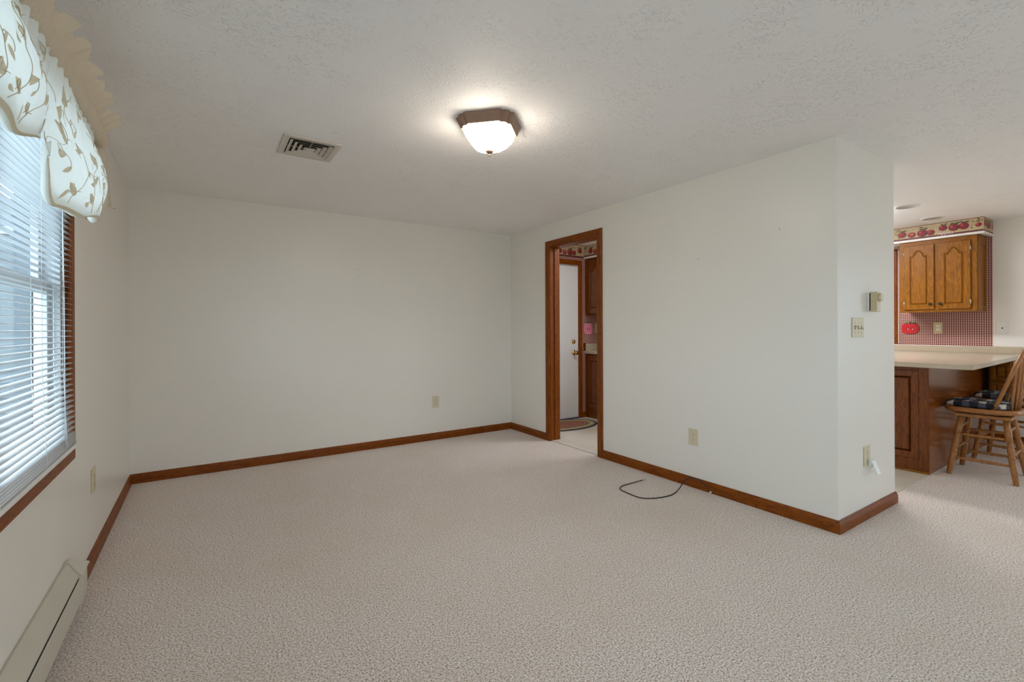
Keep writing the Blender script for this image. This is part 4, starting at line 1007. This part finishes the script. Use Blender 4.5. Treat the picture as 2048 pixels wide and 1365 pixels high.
# soffit, wall cabinet, base cabinet and worktop against the divider
KX = 4.722
s2 = thing('wall_soffit_short', 'boxed soffit over the cabinets by the back door', None, (KX - 0.02, -0.6, 2.118), kind='structure')
obj('soffit_box', B(KX - 0.020, 5.33, -1.25, KY, 2.118, H), M_WALL2, s2)
border(s2, lambda a, b, d: (KX - 0.020 - d, KY - a, 2.128 + b * 0.97), 1.27, 33, start=0.10, hh=0.155)
obj('trim_strip', B(KX - 0.026, KX + 0.01, -1.25, KY - 0.003, 2.106, 2.128), M_WHITE, s2)
wc = thing('wall_cabinet', 'dark oak wall cabinet beyond the doorway', 'cabinet', (KX, -0.6, 1.358))
obj('carcass', B(KX + 0.004, 5.328, -1.20, KY - 0.002, 1.358, 2.106), M_DZ, wc)
obj('face_stile', B(KX, KX + 0.004, -0.035, KY - 0.002, 1.358, 2.10), M_DZ, wc)
for y1_ in (-0.020, -0.42, -0.82):
    panel_door('door', wc, lambda a, b, d, y1_=y1_: (KX - d, y1_ - a, 1.378 + b), 0.375, 0.700, 0.08, (M_DZ, M_DY), (0.03 if y1_ == -0.42 else 0.345, 0.06))
bc = thing('base_cabinet', 'dark oak base cabinet beyond the doorway', 'cabinet', (KX, -0.6, 0.004))
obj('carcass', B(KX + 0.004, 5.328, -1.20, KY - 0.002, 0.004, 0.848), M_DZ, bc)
obj('face_stile', B(KX, KX + 0.004, -0.035, KY - 0.002, 0.004, 0.848), M_DZ, bc)
for y1_ in (-0.020, -0.42, -0.82):
    panel_door('door', bc, lambda a, b, d, y1_=y1_: (KX - d, y1_ - a, 0.135 + b), 0.375, 0.690, 0.0, (M_DZ, M_DY))
ct2 = thing('countertop', 'pale laminate worktop beyond the doorway', 'countertop', (KX, -0.6, 0.85))
obj('slab', B(KX - 0.022, 5.328, -1.20, KY - 0.001, 0.8485, 0.889), M_LAM, ct2, bevel=0.003)
obj('end_splash', B(KX - 0.010, 5.328, KY - 0.021, KY - 0.001, 0.889, 0.978), M_LAM, ct2, bevel=0.003)
obj('end_cap', B(KX - 0.030, KX - 0.011, KY - 0.024, KY - 0.001, 0.885, 0.985), M_DZ, ct2)
apple_plaque(plate_axes('back', (4.764, KY, 1.178)), 0.074, lin(228, 136, 156), 'plaque_pink', 'pink wooden apple plaque beyond the doorway', 1.12, (4.764, KY, 1.178))
outlet('back', (4.935, KY, 1.185), 'almond outlet beyond the doorway beside the pink apple', mat=M_ALMOND)

# braided oval rug
rg_ = thing('braided_rug', 'oval braided rug in front of the white back door', 'rug', (4.14, -0.245, 0.004))
cols = [('navy', (52, 50, 66)), ('sage', (150, 142, 104)), ('tan', (186, 172, 132)), ('sage2', (140, 134, 98)), ('rust', (142, 92, 76)), ('rose', (166, 112, 92)), ('rust2', (136, 88, 72)), ('rose2', (160, 116, 96)), ('rust3', (140, 90, 74)), ('rose3', (164, 112, 92))]
for i, (nm, c) in enumerate(cols):
    ra, rb = 0.445 - i * 0.030, 0.262 - i * 0.0262
    pts = [(4.14 + ra * math.cos(q_), -0.245 + rb * math.sin(q_), 0.009) for q_ in [2 * math.pi * k_ / 64 for k_ in range(64)]]
    mb = smooth(MB()); L = []
    for k_, p in enumerate(pts):
        q_ = 2 * math.pi * k_ / 64; n_ = Vector((math.cos(q_) / ra, math.sin(q_) / rb, 0)).normalized(); r_ = 0.0155 + 0.0015 * math.sin(k_ * 2.7)
        L.append([(p[0] + n_.x * r_ * math.cos(h_), p[1] + n_.y * r_ * math.cos(h_), 0.0095 + 0.005 * math.sin(h_)) for h_ in [2 * math.pi * j_ / 8 for j_ in range(8)]])
    L.append(L[0]); mb.loops(L, True); obj('braid', mb, plain('rug_' + nm, lin(*c), 0.95, var=0.45, scale=130, bump=0.004), rg_)

# two fluorescent fixtures on the kitchen ceiling, added unseen to brighten the kitchen
def fill(x, y, hx, hy, label, st, key):
    t = thing('kitchen_fill_light', label, 'ceiling light', (x, y, H), group='kitchen fluorescent fixtures added unseen')
    obj('housing', B(x - hx, x + hx, y - hy, y + hy, H - 0.03, H), M_WHITE, t, bevel=0.004)
    r4 = lambda e, z: [(x - hx + e, y - hy + e, z), (x + hx - e, y - hy + e, z), (x + hx - e, y + hy - e, z), (x - hx + e, y + hy - e, z)]
    mb = MB(); mb.loops([r4(0.02, H - 0.030), r4(0.05, H - 0.070)], True, False, True)
    obj('diffuser', mb, emit(key, (0.96, 0.97, 1.0, 1), st), t)
fill(4.17, -1.22, 0.30, 0.16, 'short fluorescent fixture added unseen on the kitchen ceiling just past the doorway', 12.0, 'fill_short')
fill(5.90, -2.15, 0.16, 0.60, 'long fluorescent fixture added unseen on the kitchen ceiling before the far cabinets', 28.0, 'fill_long')

# round flush light over the dining end, added unseen to warm and brighten the partition end
dl = thing('dining_fill_light', 'round fill light added unseen over the dining end', 'ceiling light', (5.3, -5.3, H))
mb = smooth(MB()); mb.lathe([(0.20, H), (0.20, H - 0.03), (0.185, H - 0.036)], (5.3, -5.3, 0), 'z', 32, False, True); obj('base', mb, M_BRONZE, dl)
mb = smooth(MB()); mb.lathe([(0.18, H - 0.037), (0.165, H - 0.075), (0.12, H - 0.105), (0.05, H - 0.120), (0.001, H - 0.121)], (5.3, -5.3, 0), 'z', 32, True, True); obj('glass_bowl', mb, emit('dining_fill_glass', (1.0, 0.87, 0.74, 1), 12.5), dl)
